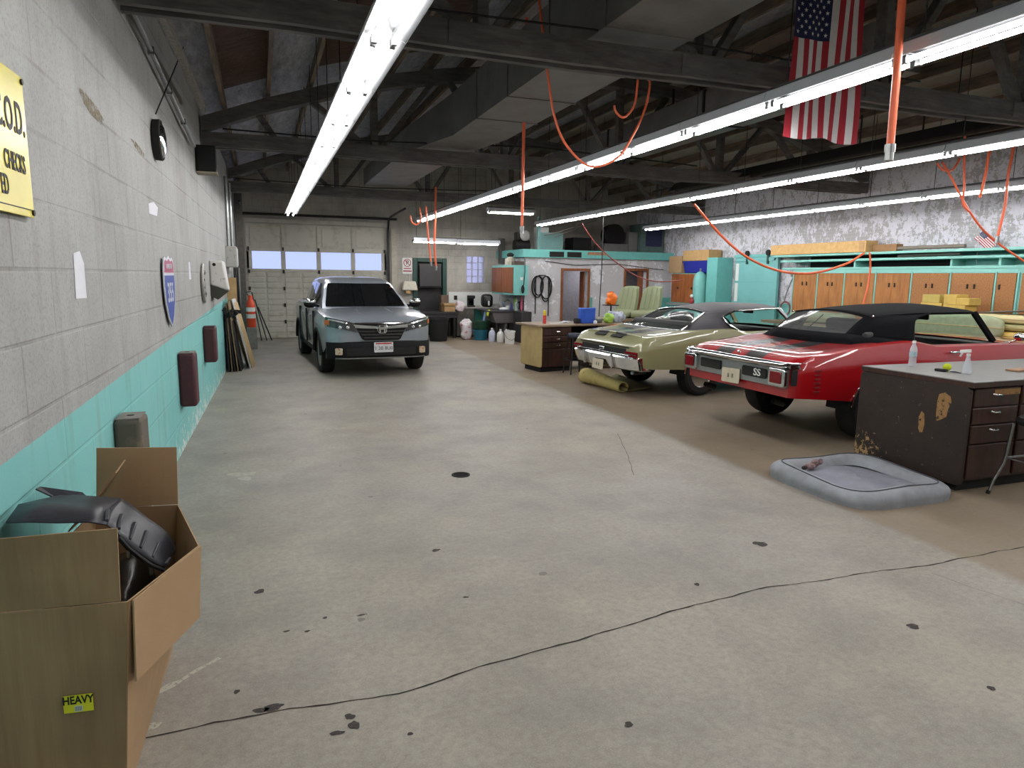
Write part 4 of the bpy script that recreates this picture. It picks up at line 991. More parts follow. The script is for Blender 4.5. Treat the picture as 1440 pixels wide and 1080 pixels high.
b.lathe([(.085, .0), (.085, .006), (.07, .006), (.07, .0)], 28, Matrix.Translation(c))
for k in range(-3, 4): L = math.sqrt(.07**2-(k*.02)**2); b.bx(c.x-L, c.x+L, c.y+k*.02-.004, c.y+k*.02+.004, 0, .005)
b.lathe([(.07, .001), (0, .001)], 20, Matrix.Translation(c))
tag(b.build('floor_drain', m_dark, W=True), 'small round dark floor drain grate in the open concrete floor', 'drain')
# ------------------------------------------------------------------ block wall things
def wallM(y, z, off=0): return frame((lwx(y)+off, y, z), (LWK, 1, 0), (0, 0, 1))   # local x along the wall (away), y up, z... 
m_yel = mat('yellow sign paint', (214, 200, 78), .25, var=.06, scale=5)
a, d = atL(26, 109, .02), atL(36, 306, .02)
t = thing('wall_sign', 'yellow metal sign with black lettering high on the block wall', 'sign', (lwx(3)+.02, 3.0, 2.02))
ye = 3.47; M = wallM(ye, 2.02, .02)
MB().prism([(-.95, 0), (0, 0), (0, .56), (-.95, .56)], 0, .008, M).build('sign_plate', m_yel, t, W=True, bevel=.002)
for body_, sz, xx, zz in (('C.O.D.', .175, .025, .375), ('CHECKS', .10, .06, .20), ('ED', .105, .27, .10)):
    text_mesh(body_, sz, M@Matrix.Translation((-xx, zz, .0095)), .001, 'RIGHT', sx=.62).build('sign_lettering', m_ink, t, W=True)
MB().prism([(-.95, .028), (0, .028), (0, .032), (-.95, .032)], .008, .0095, M).build('sign_border', m_ink, t, W=True)
for zz in (.02, .54): MB().cyl(M@Vector((-.02, zz, .005)), M@Vector((-.02, zz, .016)), .012, 8).build('sign_screw', m_dsteel, t, W=True)
# convex mirror on its backing
c = atL(213, 197, .0); t = thing('convex_mirror', 'round dark framed convex mirror high on the block wall', 'mirror', c)
M = Matrix.Translation((lwx(6.95)+.005, 6.95, 2.95))@Matrix.Rotation(PI/2, 4, 'Y')
MB().lathe([(.17, 0), (.175, .055), (.165, .065), (.155, .055), (.15, .0)], 40, M).build('mirror_frame', m_dark, t, W=True, smooth=40)
MB().lathe([(.158, .05), (.145, .068), (.11, .083), (.06, .092), (0, .096)], 40, M).build('mirror_face', m_chrome, t, W=True, smooth=60)
tag(MB().tube([atL(219, 160, .06), atL(240, 110, .14), atL(258, 66, .12)], .006, 6).build('power_cord', m_rubber, W=True, smooth=60), 'thin black cord running up from the round convex mirror', 'cord')
# loudspeaker under the truss end
t = thing('loudspeaker', 'dark square loudspeaker box mounted where the wall meets the truss', 'loudspeaker', (lwx(10.3)+.02, 10.3, 3.28))
c0 = atL(286, 220, .15); Ysp = c0.y
b = MB().box((lwx(10.4)+.13, 10.4, 3.31), (.24, .26, .34), rz=.0); b.build('speaker_cabinet', m_dark, t, W=True, bevel=.01)
MB().box((lwx(10.4)+.13, 10.265, 3.31), (.20, .012, .30)).build('speaker_grille', m_rubber, t, W=True)
MB().box((lwx(10.4)+.13, 10.4, 3.13), (.26, .28, .02)).build('speaker_shelf', mat('pale wood ledge', (150, 140, 122), .7), t, W=True)
# interstate shield
m_sblue, m_sred, m_swht = mat('sign blue', (62, 84, 166), .4, var=.05), mat('sign red', (176, 84, 110), .4, var=.12, scale=20), mat('sign white', (206, 208, 216), .4, var=.05)
t = thing('highway_shield_sign', 'blue and red interstate highway shield sign numbered 355 on the block wall', 'sign', (lwx(7.1)+.02, 7.12, 1.3))
M = frame((lwx(7.12)+.02, 7.12, 1.3), (LWK, 1, 0), (0, 0, 1))
sh = lambda k, z0=0: [(-.0*k, .0+z0), (.14*k, .08), (.26*k, .22), (.31*k, .38), (.30*k, .52), (.26*k, .62), (.20*k, .645), (.10*k, .625), (0, .655), (-.10*k, .625), (-.20*k, .645), (-.26*k, .62), (-.30*k, .52), (-.31*k, .38), (-.26*k, .22), (-.14*k, .08)]
MB().prism(sh(1.03), 0, .012, M).build('shield_plate', m_swht, t, W=True, bevel=.002)
sc_ = lambda P: [(x*.95, .02+(y-.0)*.955) for x, y in P]
full = sc_(sh(1))
lower = [p for p in full if p[1] < .48]; lower = sorted([p for p in lower if p[0] >= 0], key=lambda p: p[1])+[(.288, .475), (-.288, .475)]+sorted([p for p in lower if p[0] < 0], key=lambda p: -p[1])
MB().prism(lower, .012, .014, M).build('shield_field', m_sblue, t, W=True)
MB().prism([(-.285, .50), (.285, .50), (.25, .595), (.19, .615), (.1, .60), (0, .625), (-.1, .60), (-.19, .615), (-.25, .595)], .012, .014, M).build('shield_banner', m_sred, t, W=True)
text_mesh('355', .25, M@Matrix.Translation((0, .31, .0155)), .001, sx=.98).build('shield_number', m_swht, t, W=True)
text_mesh('INTERSTATE', .06, M@Matrix.Translation((0, .555, .0155)), .001).build('shield_lettering', m_swht, t, W=True)
# white paint patches left on the wall
m_patch = mat('white paint patch', (216, 218, 226), .7, var=.05)
wl = bpy.data.objects['wall_left']
def lpatch(pts, name='paint_patch', m=None): MB().add([atL(a, b_, .003) for a, b_ in pts], [tuple(range(len(pts)))]).build(name, m or m_patch, wl, W=True)
lpatch([(103, 356), (112, 353), (118, 370), (122, 419), (107, 420)]); lpatch([(265, 369), (267, 368), (269, 393), (266, 393)])
m_scrape = chips('bare block scrape', (150, 140, 122), 22, .47, (96, 88, 78))
lpatch([(110, 122), (118, 128), (136, 150), (146, 168), (142, 176), (132, 165), (118, 146)], 'bare_scrape', m_scrape); lpatch([(183, 194), (192, 200), (203, 216), (202, 224), (190, 207)], 'bare_scrape', m_scrape); lpatch([(209, 286), (216, 284), (222, 292), (221, 304), (210, 300)], 'bare_scrape', m_patch)
# padded bumper posts
def post(y, z0, z1, label, m, mtop, wd=.24, dp=.14):
    t = thing('bumper_post', label, 'bumper', (lwx(y)+dp/2, y, z0), LROT, 'padded bumpers along the block wall')
    MB().box((.0, 0, (z1-z0)/2), (dp, wd, z1-z0)).build('bumper_block', m, t, bevel=.03, seg=3)
    MB().box((.0, 0, z1-z0+.002), (dp*.86, wd*.86, .006)).build('end_cap', mtop, t)
    MB().cyl((0, 0, z1-z0), (0, 0, z1-z0+.0062), .022, 12).build('bolt_hole', m_dark, t)
m_worn = mat('worn brown bumper', (92, 84, 74), .8, var=.25, scale=7, bump=.3, bs=30, rgb2=(132, 112, 92), thr=(.55, .8)); m_maroon = mat('maroon vinyl bumper', (78, 34, 42), .55, var=.15)
m_topw = mat('dusty bumper end', (142, 134, 126), .8, var=.2)
p_ = atL(205, 566, .14); 
post(atL(183, 600, .07).y+.0, .28, .905, 'worn brown bumper post on the teal wall behind the cardboard box', m_worn, m_topw, .26, .155)
post(atL(261, 520, .07).y+.12, .455, 1.0, 'maroon padded bumper on the teal wall, middle of the three', m_maroon, m_topw, .25, .16)
post(atL(293, 478, .07).y+.15, .61, 1.09, 'maroon padded bumper on the teal wall, farthest of the three', m_maroon, m_maroon, .25, .16)
# round plate, bag dispenser, sign box
t = thing('round_wall_plate', 'round dull grey wheel trim hung on the block wall past the shield sign', 'wheel trim', (lwx(10.3)+.02, 10.3, 1.38))
M = Matrix.Translation((lwx(10.3)+.004, 10.3, 1.66))@Matrix.Rotation(PI/2, 4, 'Y')
MB().lathe([(.265, .0), (.27, .02), (.25, .035), (.2, .03), (.1, .045), (0, .05)], 36, M).build('trim_disc', mat('dull aluminium', (158, 156, 150), .45, .4, var=.15), t, W=True, smooth=40)
b = MB()
for k in range(10): q_ = 2*PI*k/10; b.box(M@Vector((.15*math.cos(q_), .15*math.sin(q_), .034)), (.012, .03, .05), rx=q_)
b.build('trim_slot', m_dsteel, t, W=True)
yq = 11.4; x0 = lwx(yq)
t = thing('paper_dispenser', 'grubby white dispenser box with a dark sloping underside on the block wall', 'dispenser', (x0+.1, yq, 1.5))
MB().hexa([(x0, yq, 1.62), (x0+.26, yq, 1.53), (x0+.26, yq+.55, 1.53), (x0, yq+.55, 1.62), (x0, yq, 2.0), (x0+.2, yq, 1.99), (x0+.2, yq+.55, 1.99), (x0, yq+.55, 2.0)]).build('dispenser_cover', mat('grubby white enamel', (208, 206, 202), .45, var=.2, scale=12, rgb2=(120, 116, 110), thr=(.58, .7)), t, W=True, bevel=.03)
MB().hexa([(x0, yq+.01, 1.46), (x0+.10, yq+.01, 1.40), (x0+.10, yq+.54, 1.40), (x0, yq+.54, 1.46), (x0, yq, 1.62), (x0+.255, yq, 1.53), (x0+.255, yq+.55, 1.53), (x0, yq+.55, 1.62)]).build('dispenser_tray', mat('dark olive tray', (62, 62, 54), .6), t, W=True)
MB().cyl((x0+.07, yq-.002, 1.93), (x0+.07, yq+.01, 1.93), .025, 12).build('dispenser_lock', m_dark, t, W=True)
yq = 15.0; x0 = lwx(yq)
t = thing('electrical_box', 'grey white electrical panel box on the wall above the leaning boards', 'electrical box', (x0+.1, yq, 1.9))
MB().bx(x0, x0+.2, yq, yq+.9, 1.93, 2.34).build('box_body', mat('panel box enamel', (176, 176, 170), .5, var=.15, scale=10, rgb2=(120, 116, 108), thr=(.55, .7)), t, W=True, bevel=.008)
MB().bx(x0+.2, x0+.212, yq+.03, yq+.87, 1.96, 2.31).build('box_door', mat('panel door enamel', (188, 190, 184), .5, var=.1), t, W=True, bevel=.004)
MB().tube([(x0+.06, yq+.1, 2.34), (x0+.06, yq+.1, 3.7)], .03, 8).tube([(x0+.12, yq+.3, 2.34), (x0+.12, yq+.3, 3.6)], .025, 8).build('box_conduit', m_steel, t, W=True, smooth=50)
# dark pipes and column in the far left corner
tag(MB().bx(lwx(18.6)+.02, lwx(18.6)+.2, 18.5, 18.7, 0, 3.75).build('steel_column', mat('grimy column', (92, 88, 84), .6, var=.25), W=True, bevel=.01), 'grimy upright steel post in the corner beside the garage door', 'post')
# ------------------------------------------------------------------ boards, extinguisher in the corner
specs = [('black trim board', (26, 25, 26), .0, 1.2), ('thin brown plank', (124, 104, 82), .05, 1.25), ('black plastic panel', (30, 30, 32), .10, 1.15), ('tan hardboard sheet', (146, 124, 96), .15, 1.3), ('dark panel', (34, 32, 32), .20, 1.05)]
for i, (nm, rgb, off, hh) in enumerate(specs):
    y0 = 13.5+i*.02; xb = lwx(y0)+.05+off*1.0; xt = lwx(y0)+.03+off*.35
    b = MB(); b.hexa([(xb, y0, 0), (xb+.02, y0, 0), (xb+.05, y0+.5, 0), (xb+.03, y0+.5, 0), (xt, y0+.03, hh), (xt+.02, y0+.03, hh), (xt+.05, y0+.5, hh), (xt+.03, y0+.5, hh)])
    tag(b.build('leaning_board', mat('board '+nm, rgb, .7, var=.15), W=True), '%s leaning on the teal wall, %s in the stack counted from the wall' % (nm, ORD[i]), 'board', 'boards leaning in the far left corner')
y0 = 13.9
for i, (nm, rgb, xb, xt, hh) in enumerate((('white faced', (206, 206, 206), .40, .13, 1.32), ('pale pine', (206, 178, 132), .44, .16, 1.25), ('cream edged', (196, 176, 142), .34, .06, 1.18))):
    xb += lwx(y0); xt += lwx(y0); yy = y0+.14*i
    tag(MB().hexa([(xb, yy, 0), (xb+.02, yy, 0), (xb+.06, yy+.6, 0), (xb+.04, yy+.6, 0), (xt, yy, hh), (xt+.02, yy, hh), (xt+.06, yy+.6, hh), (xt+.04, yy+.6, hh)]).build('leaning_board', mat('board '+nm, rgb, .65, var=.08), W=True, bevel=.003), '%s board slanting far out from the wall in the corner stack' % nm, 'board', 'boards leaning in the far left corner')
t = thing('black_bracket', 'tangled black metal bracket hooked over the top of the leaning boards', 'bracket', (lwx(13.4)+.1, 13.4, 1.0))
b = MB()
for k in range(7): b.box((lwx(13.4)+.05+.035*k, 13.36+.02*math.sin(k*2), 1.08+.05*math.cos(k*2.2)), (.06, .05, .12), rx=k*.5, ry=k*.8)
b.build('bracket_body', m_rubber, t, W=True); MB().tube([(lwx(13.4)+.0, 13.36, 1.15), (lwx(13.4)+.14, 13.33, 1.02), (lwx(13.4)+.27, 13.36, 1.15)], .012, 6).build('bracket_rod', m_rubber, t, W=True)
tag(MB().bx(lwx(14.6)+.02, lwx(14.6)+.2, 14.5, 14.53, .9, 1.72).build('leaning_board', mat('board tan tall', (190, 158, 110), .7), W=True), 'short tan board standing on end beside the electrical box, topmost of the corner boards', 'board', 'boards leaning in the far left corner')
tag(MB().bx(-.33, -.10, 17.55, 17.85, 0, .52).build('concrete_block', mat('grey concrete block', (150, 148, 144), .9, var=.15, bump=.2), W=True, bevel=.01), 'grey concrete block under the orange and white tube in the corner', 'block')
t = thing('fire_extinguisher', 'orange red cylinder with two white bands standing on a grey block', 'extinguisher', (-.22, 17.7, .52))
m_or = mat('orange red enamel', (214, 72, 36), .4, var=.06)
MB().lathe([(.0, 0), (.105, 0), (.105, .50), (.1, .56), (.075, .64), (.055, .68), (.055, .76), (0, .77)], 24).build('cylinder_body', m_or, t, smooth=40)
for z in (.22, .38): MB().lathe([(.107, z), (.107, z+.10)], 24).build('white_band', m_white, t, smooth=60)
MB().tube([(-.05, 0, .76), (-.09, 0, .84), (.03, 0, .86)], .012, 6).build('carry_handle', m_dark, t)
t = thing('hung_cables', 'bundle of dark cables hanging on the wall beside the garage door', 'cables', (lwx(16.6)+.08, 16.6, 1.0))
for k in range(4):
    xx = lwx(16.6)+.06+.03*k; MB().tube([(xx, 16.5+.12*math.sin(s)+.05*k, 1.5+.42*math.cos(s)) for s in np.linspace(0, 2*PI, 20)[:-1]], .018, 6, closed=True).build('cable_loop', [m_rubber, m_dsteel, m_rubber, m_galv][k], t, W=True, smooth=60)
t = thing('steel_rods', 'dark steel rods slanting down beside the garage door track', 'rods', (-.1, 19.9, 0))
for k in range(3): MB().tube([(-.2+.07*k, 20.05, 1.3-.2*k), (.0+.13*k, 19.6, .02)], .018, 6).build('rod', m_dsteel, t, W=True)
# ------------------------------------------------------------------ big cardboard box
t = thing('cardboard_box', 'large open cardboard box with a yellow HEAVY sticker in the near left corner', 'box', (-.66, 2.95, 0))
A0, B0, C0, D0, E0 = map(Vector, ((-.505, 2.42, 0), (-.49, 2.9, 0), (-.47, 3.42, 0), (-.84, 3.46, 0), (-.875, 2.46, 0)))
A, B_, C_, D, E = map(Vector, ((-.452, 2.42, .725), (-.27, 2.86, .725), (-.40, 3.42, .725), (-.745, 3.48, .725), (-.835, 2.46, .725)))
m_card2 = wood('cardboard front', (166, 138, 104), (150, 122, 90), .8, sc=(5, 5, .25)); m_cardin = mat('cardboard inside', (150, 120, 88), .85, var=.06, scale=3)
def sheet(rows, name, par, m=m_card, th=.006): return MB().grid(rows).build(name, m, par, W=True, solid=th)
L3 = lambda p, q, n: [Vector(p).lerp(Vector(q), k/n) for k in range(n+1)]
def wallq(a0, b0, a1, b1, name, m=m_card, bul=0, nx=6, nz=6):
    rows = []
    for i in range(nz+1):
        s = i/nz; r = L3(Vector(a0).lerp(a1, s), Vector(b0).lerp(b1, s), nx); n_ = (Vector(b0)-Vector(a0)).cross(Vector((0, 0, 1))).normalized()
        rows.append([p+n_*bul*math.sin(PI*k/nx)*math.sin(PI*min(1, s*1.2)) for k, p in enumerate(r)])
    return sheet(rows, name, t, m)
fw_ = wallq(E0, A0, E, A, 'front_panel', m_card2, -.004)
wallq(A0, B0, A, B_, 'side_panel'); wallq(B0, C0, B_, C_, 'side_panel'); wallq(C0, D0, C_, D, 'back_panel', m_cardin); wallq(D0, E0, D, E, 'side_panel')
MB().add([A0+Vector((0, 0, .01)), B0+Vector((0, 0, .01)), C0+Vector((0, 0, .01)), D0+Vector((0, 0, .01)), E0+Vector((0, 0, .01))], [(0, 1, 2, 3, 4)]).build('bottom_panel', m_cardin, t, W=True)
wallq(E+Vector((-.0, 0, .005)), A+Vector((-.02, 0, .006)), Vector((-.85, 2.45, .975)), Vector((-.462, 2.405, .985)), 'front_flap', m_card2)
wallq(D+Vector((0, 0, .004)), C_+Vector((0, .0, .004)), Vector((-.715, 3.43, 1.02)), Vector((-.392, 3.43, 1.0)), 'back_flap')
A1, B1 = Vector(atY(191, 958, 2.41)), Vector(atY(280, 868, 2.88))
wallq(A+Vector((.016, 0, .002)), B_+Vector((.006, 0, .0)), A1, B1, 'side_flap', m_card)
wallq(Vector((-.785, 3.16, .735)), Vector((-.755, 3.42, .735)), Vector((-.60, 3.18, .965)), Vector((-.60, 3.40, .965)), 'side_flap', m_cardin)
Y0_ = 2.438
m_hvy = mat('yellow label', (228, 224, 40), .5, var=.03)
Mf = frame(Vector((-.655, 2.432, .40)), A0-E0, (.04, 0, 1)); 
def onfront(px, py):   # point on the front panel
    n_ = (A0-E0).cross(A-A0).normalized(); d_ = Vector(ray(px, py)); o_ = Vector((0, 0, EYE)); return o_+d_*((A0-o_).dot(n_)/d_.dot(n_))
c_ = onfront(111, 988); ex = (onfront(132, 975)-onfront(90, 980)); ey = (onfront(90, 978)-onfront(91, 1002)); Mf = frame(c_, ex, ey)
wl_, hl_ = ex.length, ey.length
o = MB().prism([(-wl_/2, -hl_/2), (wl_/2, -hl_/2), (wl_/2, hl_/2), (-wl_/2, hl_/2)], .004, .0055, Mf).build('heavy_label', m_hvy, t, W=True)
tw = text_mesh('HEAVY', hl_*.64, Mf@Matrix.Translation((0, hl_*.2, .006)), .0003, sx=.76, bold=.03); tw.build('label_text', m_ink, o, W=True)
b = MB(); b.prism([(-.012, -hl_*.45), (.012, -hl_*.45), (.012, -hl_*.12), (-.012, -hl_*.12)], .0055, .006, Mf); b.build('label_barcode', m_white, o, W=True)
b = MB()
for k in range(7): b.prism([(-.010+.003*k, -hl_*.42), (-.0088+.003*k, -hl_*.42), (-.0088+.003*k, -hl_*.16), (-.010+.003*k, -hl_*.16)], .006, .0063, Mf)
b.build('label_bars', m_ink, o, W=True)
# printed mark on the side
def onside(px, py):
    n_ = (B0-A0).cross(A-A0).normalized(); d_ = Vector(ray(px, py)); o_ = Vector((0, 0, EYE)); return o_+d_*((A0-o_).dot(n_)/d_.dot(n_))
q4 = [onside(a, b_) for a, b_ in ((187, 1042), (213, 999), (214, 981), (188, 1018))]; cc = sum(q4, Vector())/4; toward = Vector((.0035, -.001, 0))
b = MB(); b.add([p+toward for p in q4], [(0, 1, 2, 3)]); o = b.build('side_print', m_ink, t, W=True)
b = MB(); b.add([cc+(p-cc)*.86+toward*1.4 for p in q4], [(0, 1, 2, 3)]); b.build('print_field', m_card, o, W=True)
b = MB()
for k in range(8):
    s0, s1 = .1+k*.1, .15+k*.1; e = lambda s, up: (q4[0].lerp(q4[1], s) if not up else q4[3].lerp(q4[2], s)); lo0, lo1, hi0, hi1 = e(s0, 0), e(s1, 0), e(s0, 1), e(s1, 1)
    b.add([lo0.lerp(hi0, .25)+toward*1.7, lo1.lerp(hi1, .25)+toward*1.7, lo1.lerp(hi1, .78)+toward*1.7, lo0.lerp(hi0, .78)+toward*1.7], [(0, 1, 2, 3)])
b.build('print_bars', m_ink, o, W=True)
g_ = onside(204, 991); text_mesh('G', .05, frame(g_+toward, B0-A0, (0, 0, 1)), .0003).build('print_letter', m_ink, o, W=True)
# black plastic wheel-arch liner inside the box
m_liner = mat('scuffed black plastic', (42, 43, 50), .38, var=.2, scale=6, bump=.15, bs=25, rgb2=(66, 67, 76), thr=(.5, .8))
t = thing('wheel_arch_liner', 'black plastic wheel arch liner sticking out of the cardboard box', 'car part', (-.6, 2.95, .3))
def yy(Y, pts): return [atY(a, b_, Y) for a, b_ in pts]
near = [atY(a, b_, Y) for a, b_, Y in ((8, 735, 2.78), (40, 734, 2.78), (80, 735, 2.78), (124, 734, 2.78), (150, 738, 2.78), (166, 750, 2.78), (180, 766, 2.8), (195, 778, 2.82), (212, 790, 2.85), (232, 798, 2.88))]
mid_ = [atY(a, b_, Y) for a, b_, Y in ((26, 710, 2.95), (60, 709, 2.95), (90, 712, 2.95), (125, 716, 2.95), (152, 716, 2.95), (172, 722, 2.95), (192, 732, 2.95), (208, 744, 2.97), (224, 762, 3.0), (240, 785, 3.02))]
far_ = [atY(a, b_, Y) for a, b_, Y in ((75, 704, 3.12), (84, 697, 3.12), (110, 697, 3.12), (140, 699, 3.12), (170, 701, 3.1), (187, 712, 3.08), (203, 727, 3.08), (225, 740, 3.1), (243, 758, 3.12), (247, 775, 3.12))]
rows = [near, mid_, far_]
def lsub(rows, name, s):
    o = MB().grid(rows).build(name, m_liner, t, W=True, smooth=50)
    if s:
        d = o.modifiers.new('u', 'SUBSURF'); d.levels = 2; d.render_levels = 2; d.boundary_smooth = 'PRESERVE_CORNERS'
    d = o.modifiers.new('s', 'SOLIDIFY'); d.thickness = .006; d.offset = 0
lsub([r[:5] for r in rows], 'liner_sheet', False); lsub([r[4:] for r in rows], 'liner_shell', True)
MB().add([atY(50, 688, 3.12), atY(56, 685, 3.16), atY(116, 693, 3.16), atY(122, 699, 3.12), atY(82, 703, 3.1)], [(0, 1, 2, 3, 4)]).build('liner_flange', m_liner, t, W=True, solid=.006)
MB().tube([Vector(p)+Vector((0, -.004, -.012)) for p in near[5:]], .009, 6).build('liner_lip', m_rubber, t, W=True, smooth=60)
for i in (1, 3): p = near[5+i]; MB().cyl(p+Vector((0, 0, -.01)), p+Vector((0, 0, -.05)), .008, 8).build('liner_clip', m_steel, t, W=True)
for k in range(6):
    p0_ = mid_[4+k//1 if 4+k < 10 else 9]; q0_ = near[4+k if 4+k < 10 else 9]; p1_ = p0_.lerp(q0_, .15)+Vector((0, -.0, .006)); p2_ = p0_.lerp(q0_, .85)+Vector((0, 0, .006)); MB().bar(p1_, p2_, .014, .012).build('liner_rib', m_liner, t, W=True, bevel=.003)
t = thing('packing_bag', 'black plastic bag filling the bottom of the cardboard box', 'bag', (-.62, 2.95, .02))
lump(MB().ell((0, 0, .3), (.165, .40, .29), 28, 18, pw=.6), .12, 6).build('bag_body', mat('black bag film', (14, 14, 16), .3, bump=.5, bs=20), t, smooth=60)
# ------------------------------------------------------------------ right counter
m_ctop = mat('grey worn laminate', (122, 122, 122), .35, var=.12, scale=9)
q = N('worn brown panel'); co = q.coord('Object'); X, Y, Z = q.sep(co)
n1 = q.noise(co, 3.2, 6, .7); n2 = q.noise(co, 22, 5, .75); n3 = q.noise(co, 2, 3)
c = q.mix(q.ramp(n1, .3, .7), lin((56, 44, 38)), lin((36, 29, 26)))
low = q.math('MULTIPLY', q.ramp(q.math('SUBTRACT', .42, Z), 0, .4), q.ramp(Y, -.1, .52))
k = q.math('GREATER_THAN', q.math('ADD', q.math('MULTIPLY', n2, .6), q.math('ADD', q.math('MULTIPLY', n3, .35), q.math('MULTIPLY', low, .20))), .635)
c = q.mix(k, c, q.mix(n2, lin((188, 158, 112)), lin((150, 120, 84))))
c = q.mix(q.math('MULTIPLY', q.math('GREATER_THAN', n2, .665), .5), c, lin((140, 132, 122)))
q.col(c); q.bump(n2, .15, .003); m_wornpanel = q.set(.5, 0, .4)
m_dbrown = wood('dark brown cabinet', (72, 44, 36), (44, 28, 24), .4)
m_patch2 = chips('bare ply scar', (176, 138, 92), 30, .42, (120, 92, 62))
t = thing('workshop_counter', 'scarred dark brown counter cabinet with grey top beside the grey dog bed', 'counter', (6.9, 4.52, 0))
X0, X1, Y0, Y1, ZC = 5.585, 8.2, 3.98, 5.1, .98
MB().bx(X0+.02, X1, Y0+.04, Y1-.02, .1, ZC-.035).build('carcass', m_dbrown, t, W=True)
MB().bx(X0+.07, X1, Y0+.09, Y1-.06, 0, .1).build('kick_base', m_dark, t, W=True)
top = [(X0-.015, Y1), (X0-.005, Y0-.02), (X0+.22, Y0-.02), (X0+.235, Y0-.01), (X1, Y0+.02), (X1, Y1)]
MB().prism(top, ZC-.035, ZC).build('worktop', m_ctop, t, W=True, bevel=.004)
MB().prism([(x+(-.004 if x < 6 else 0), y-(.004 if y < 4.5 else 0)) for x, y in top], ZC-.05, ZC-.008).build('worktop_edge', m_dbrown, t, W=True)
Mf = frame((X0+.02, (Y0+Y1)/2, 0), (0, -1, 0), (0, 0, 1)); hw = (Y1-Y0)/2
o = MB().prism(rrect(-hw-.01, hw-.0, .07, ZC-.05, .05, 5), 0, .03, frame((0, 0, 0), (0, -1, 0), (0, 0, 1))).build('end_panel', m_wornpanel, t, bevel=.004)
o.location = Vector((X0+.02, (Y0+Y1)/2, 0))-t.location
b = MB()
def scar(px, py, pts):
    n = len(pts); vs = [atX(px+dx, py+dy, X0-.0115) for dx, dy in pts]; b.add(vs, [tuple(range(n))])
scar(1325, 572, [(-9, 12), (-7, -8), (-4, -18), (4, -20), (12, -14), (13, -6), (8, 4), (6, 14), (-2, 18), (-8, 20)])
scar(1295, 592, [(-4, 10), (-3, -6), (1, -14), (5, -10), (5, 4), (2, 16), (-2, 16)])
b.build('bare_scar', m_patch2, o, W=True)
dr = [(.74, .93, .90), (.62, .74, .735), (.44, .62, .595), (.12, .44, None)]
for x0_, x1_ in ((X0+.07, X0+.62), (X0+.66, X0+1.21), (X0+1.25, X0+1.8)):
    for z0_, z1_, zh in ((.755, .915, .86), (.60, .745, .71), (.43, .59, .555), (.12, .42, None)):
        d_ = MB().bx(x0_, x1_, Y0+.015, Y0+.04, z0_, z1_).build('drawer' if zh else 'door', m_dbrown, t, W=True, bevel=.008)
        if zh:
            xm = x0_+.26; MB().tube([(xm-.04, Y0+.015, zh), (xm-.03, Y0-.012, zh-.005), (xm+.03, Y0-.012, zh-.005), (xm+.04, Y0+.015, zh)], .008, 6).build('drawer_pull', m_chrome, d_, W=True, smooth=60)
MB().bx(X0+.3, X0+.62, Y0+.012, Y0+.0155, .85, .90).build('worn_strip', m_patch2, t, W=True)
# things on it
t = thing('water_bottle', 'clear plastic water bottle on the grey counter top', 'bottle', (6.02, 4.92, ZC))
MB().lathe([(.0, .0), (.030, .0), (.034, .012), (.033, .06), (.031, .08), (.034, .10), (.034, .15), (.030, .18), (.016, .215), (.0135, .235), (.0, .235)], 24).build('bottle_body', m_pet, t, smooth=45)
MB().lathe([(.0345, .10), (.0345, .145)], 24).build('bottle_label', mat('pale bottle label', (196, 214, 220), .4, var=.3, scale=60, rgb2=(120, 160, 175)), t, smooth=60)
MB().lathe([(.0, .255), (.0155, .254), (.0155, .232), (0, .232)], 16).build('bottle_cap', m_white, t, smooth=40)
tag(MB().lathe([(.036*math.sin(a), .036-.036*math.cos(a)) for a in np.linspace(0, PI, 15)], 24, Matrix.Translation((6.03, 4.56, ZC))).build('tennis_ball', mat('tennis ball felt', (196, 210, 40), .9, var=.06, scale=60, bump=.2, bs=300), W=True, smooth=80), 'yellow green tennis ball on the grey counter top', 'ball')
tag(MB().box((5.955, 4.56, ZC+.012), (.05, .10, .022), rz=.2).build('wallet', m_rubber, W=True, bevel=.006), 'small black wallet lying beside the tennis ball', 'wallet')
t = thing('eyeglasses', 'dark folded eyeglasses between the tennis ball and the spray bottle', 'glasses', (5.98, 4.44, ZC))
MB().tube([(0, .05, .006), (0, .0, .012), (0, -.05, .006)], .004, 6).build('glasses_frame', m_ink, t); MB().tube([(.0, .05, .006), (.03, -.04, .004)], .003, 6).tube([(.0, -.05, .006), (.03, .04, .008)], .003, 6).build('temple_arm', m_ink, t)
t = thing('spray_bottle', 'clear spray bottle with a white trigger head on the grey counter', 'spray bottle', (6.02, 4.36, ZC))
MB().lathe([(0, 0), (.036, .0), (.038, .012), (.036, .05), (.026, .1), (.017, .145), (.014, .165), (0, .165)], 24).build('bottle_body', m_pet, t, smooth=45)
MB().cyl((0, 0, .16), (0, 0, .185), .017, 14).box((-.0, .03, .205), (.024, .095, .03), rx=-.15).box((0, .065, .175), (.014, .014, .055), rx=.5).build('trigger_head', m_wplastic, t, bevel=.004)
tag(MB().box((6.75, 4.38, ZC+.01), (.25, .12, .018), rz=.15).build('wood_scrap', mat('wood scrap', (168, 132, 104), .7), W=True, bevel=.003), 'thin brown wood scrap on the counter top at the right edge', 'board')
t = thing('metal_stool', 'tubular metal stool in front of the dark counter drawers at the right edge', 'stool', (6.15, 3.72, 0))
for sx_, sy_ in ((-1, 1), (1, 1), (-1, -1), (1, -1)):
    MB().tube([(sx_*.30, sy_*.20+.0, 0.0), (sx_*.27, sy_*.19, .12), (sx_*.2, sy_*.17, .27), (sx_*.19, sy_*.165, .34), (sx_*.17, sy_*.15, .62)], .0125, 8).build('leg', m_steel, t, smooth=60)
    MB().cyl((sx_*.305, sy_*.203, 0), (sx_*.298, sy_*.2, .03), .017, 10).build('foot_cap', m_rubber, t)
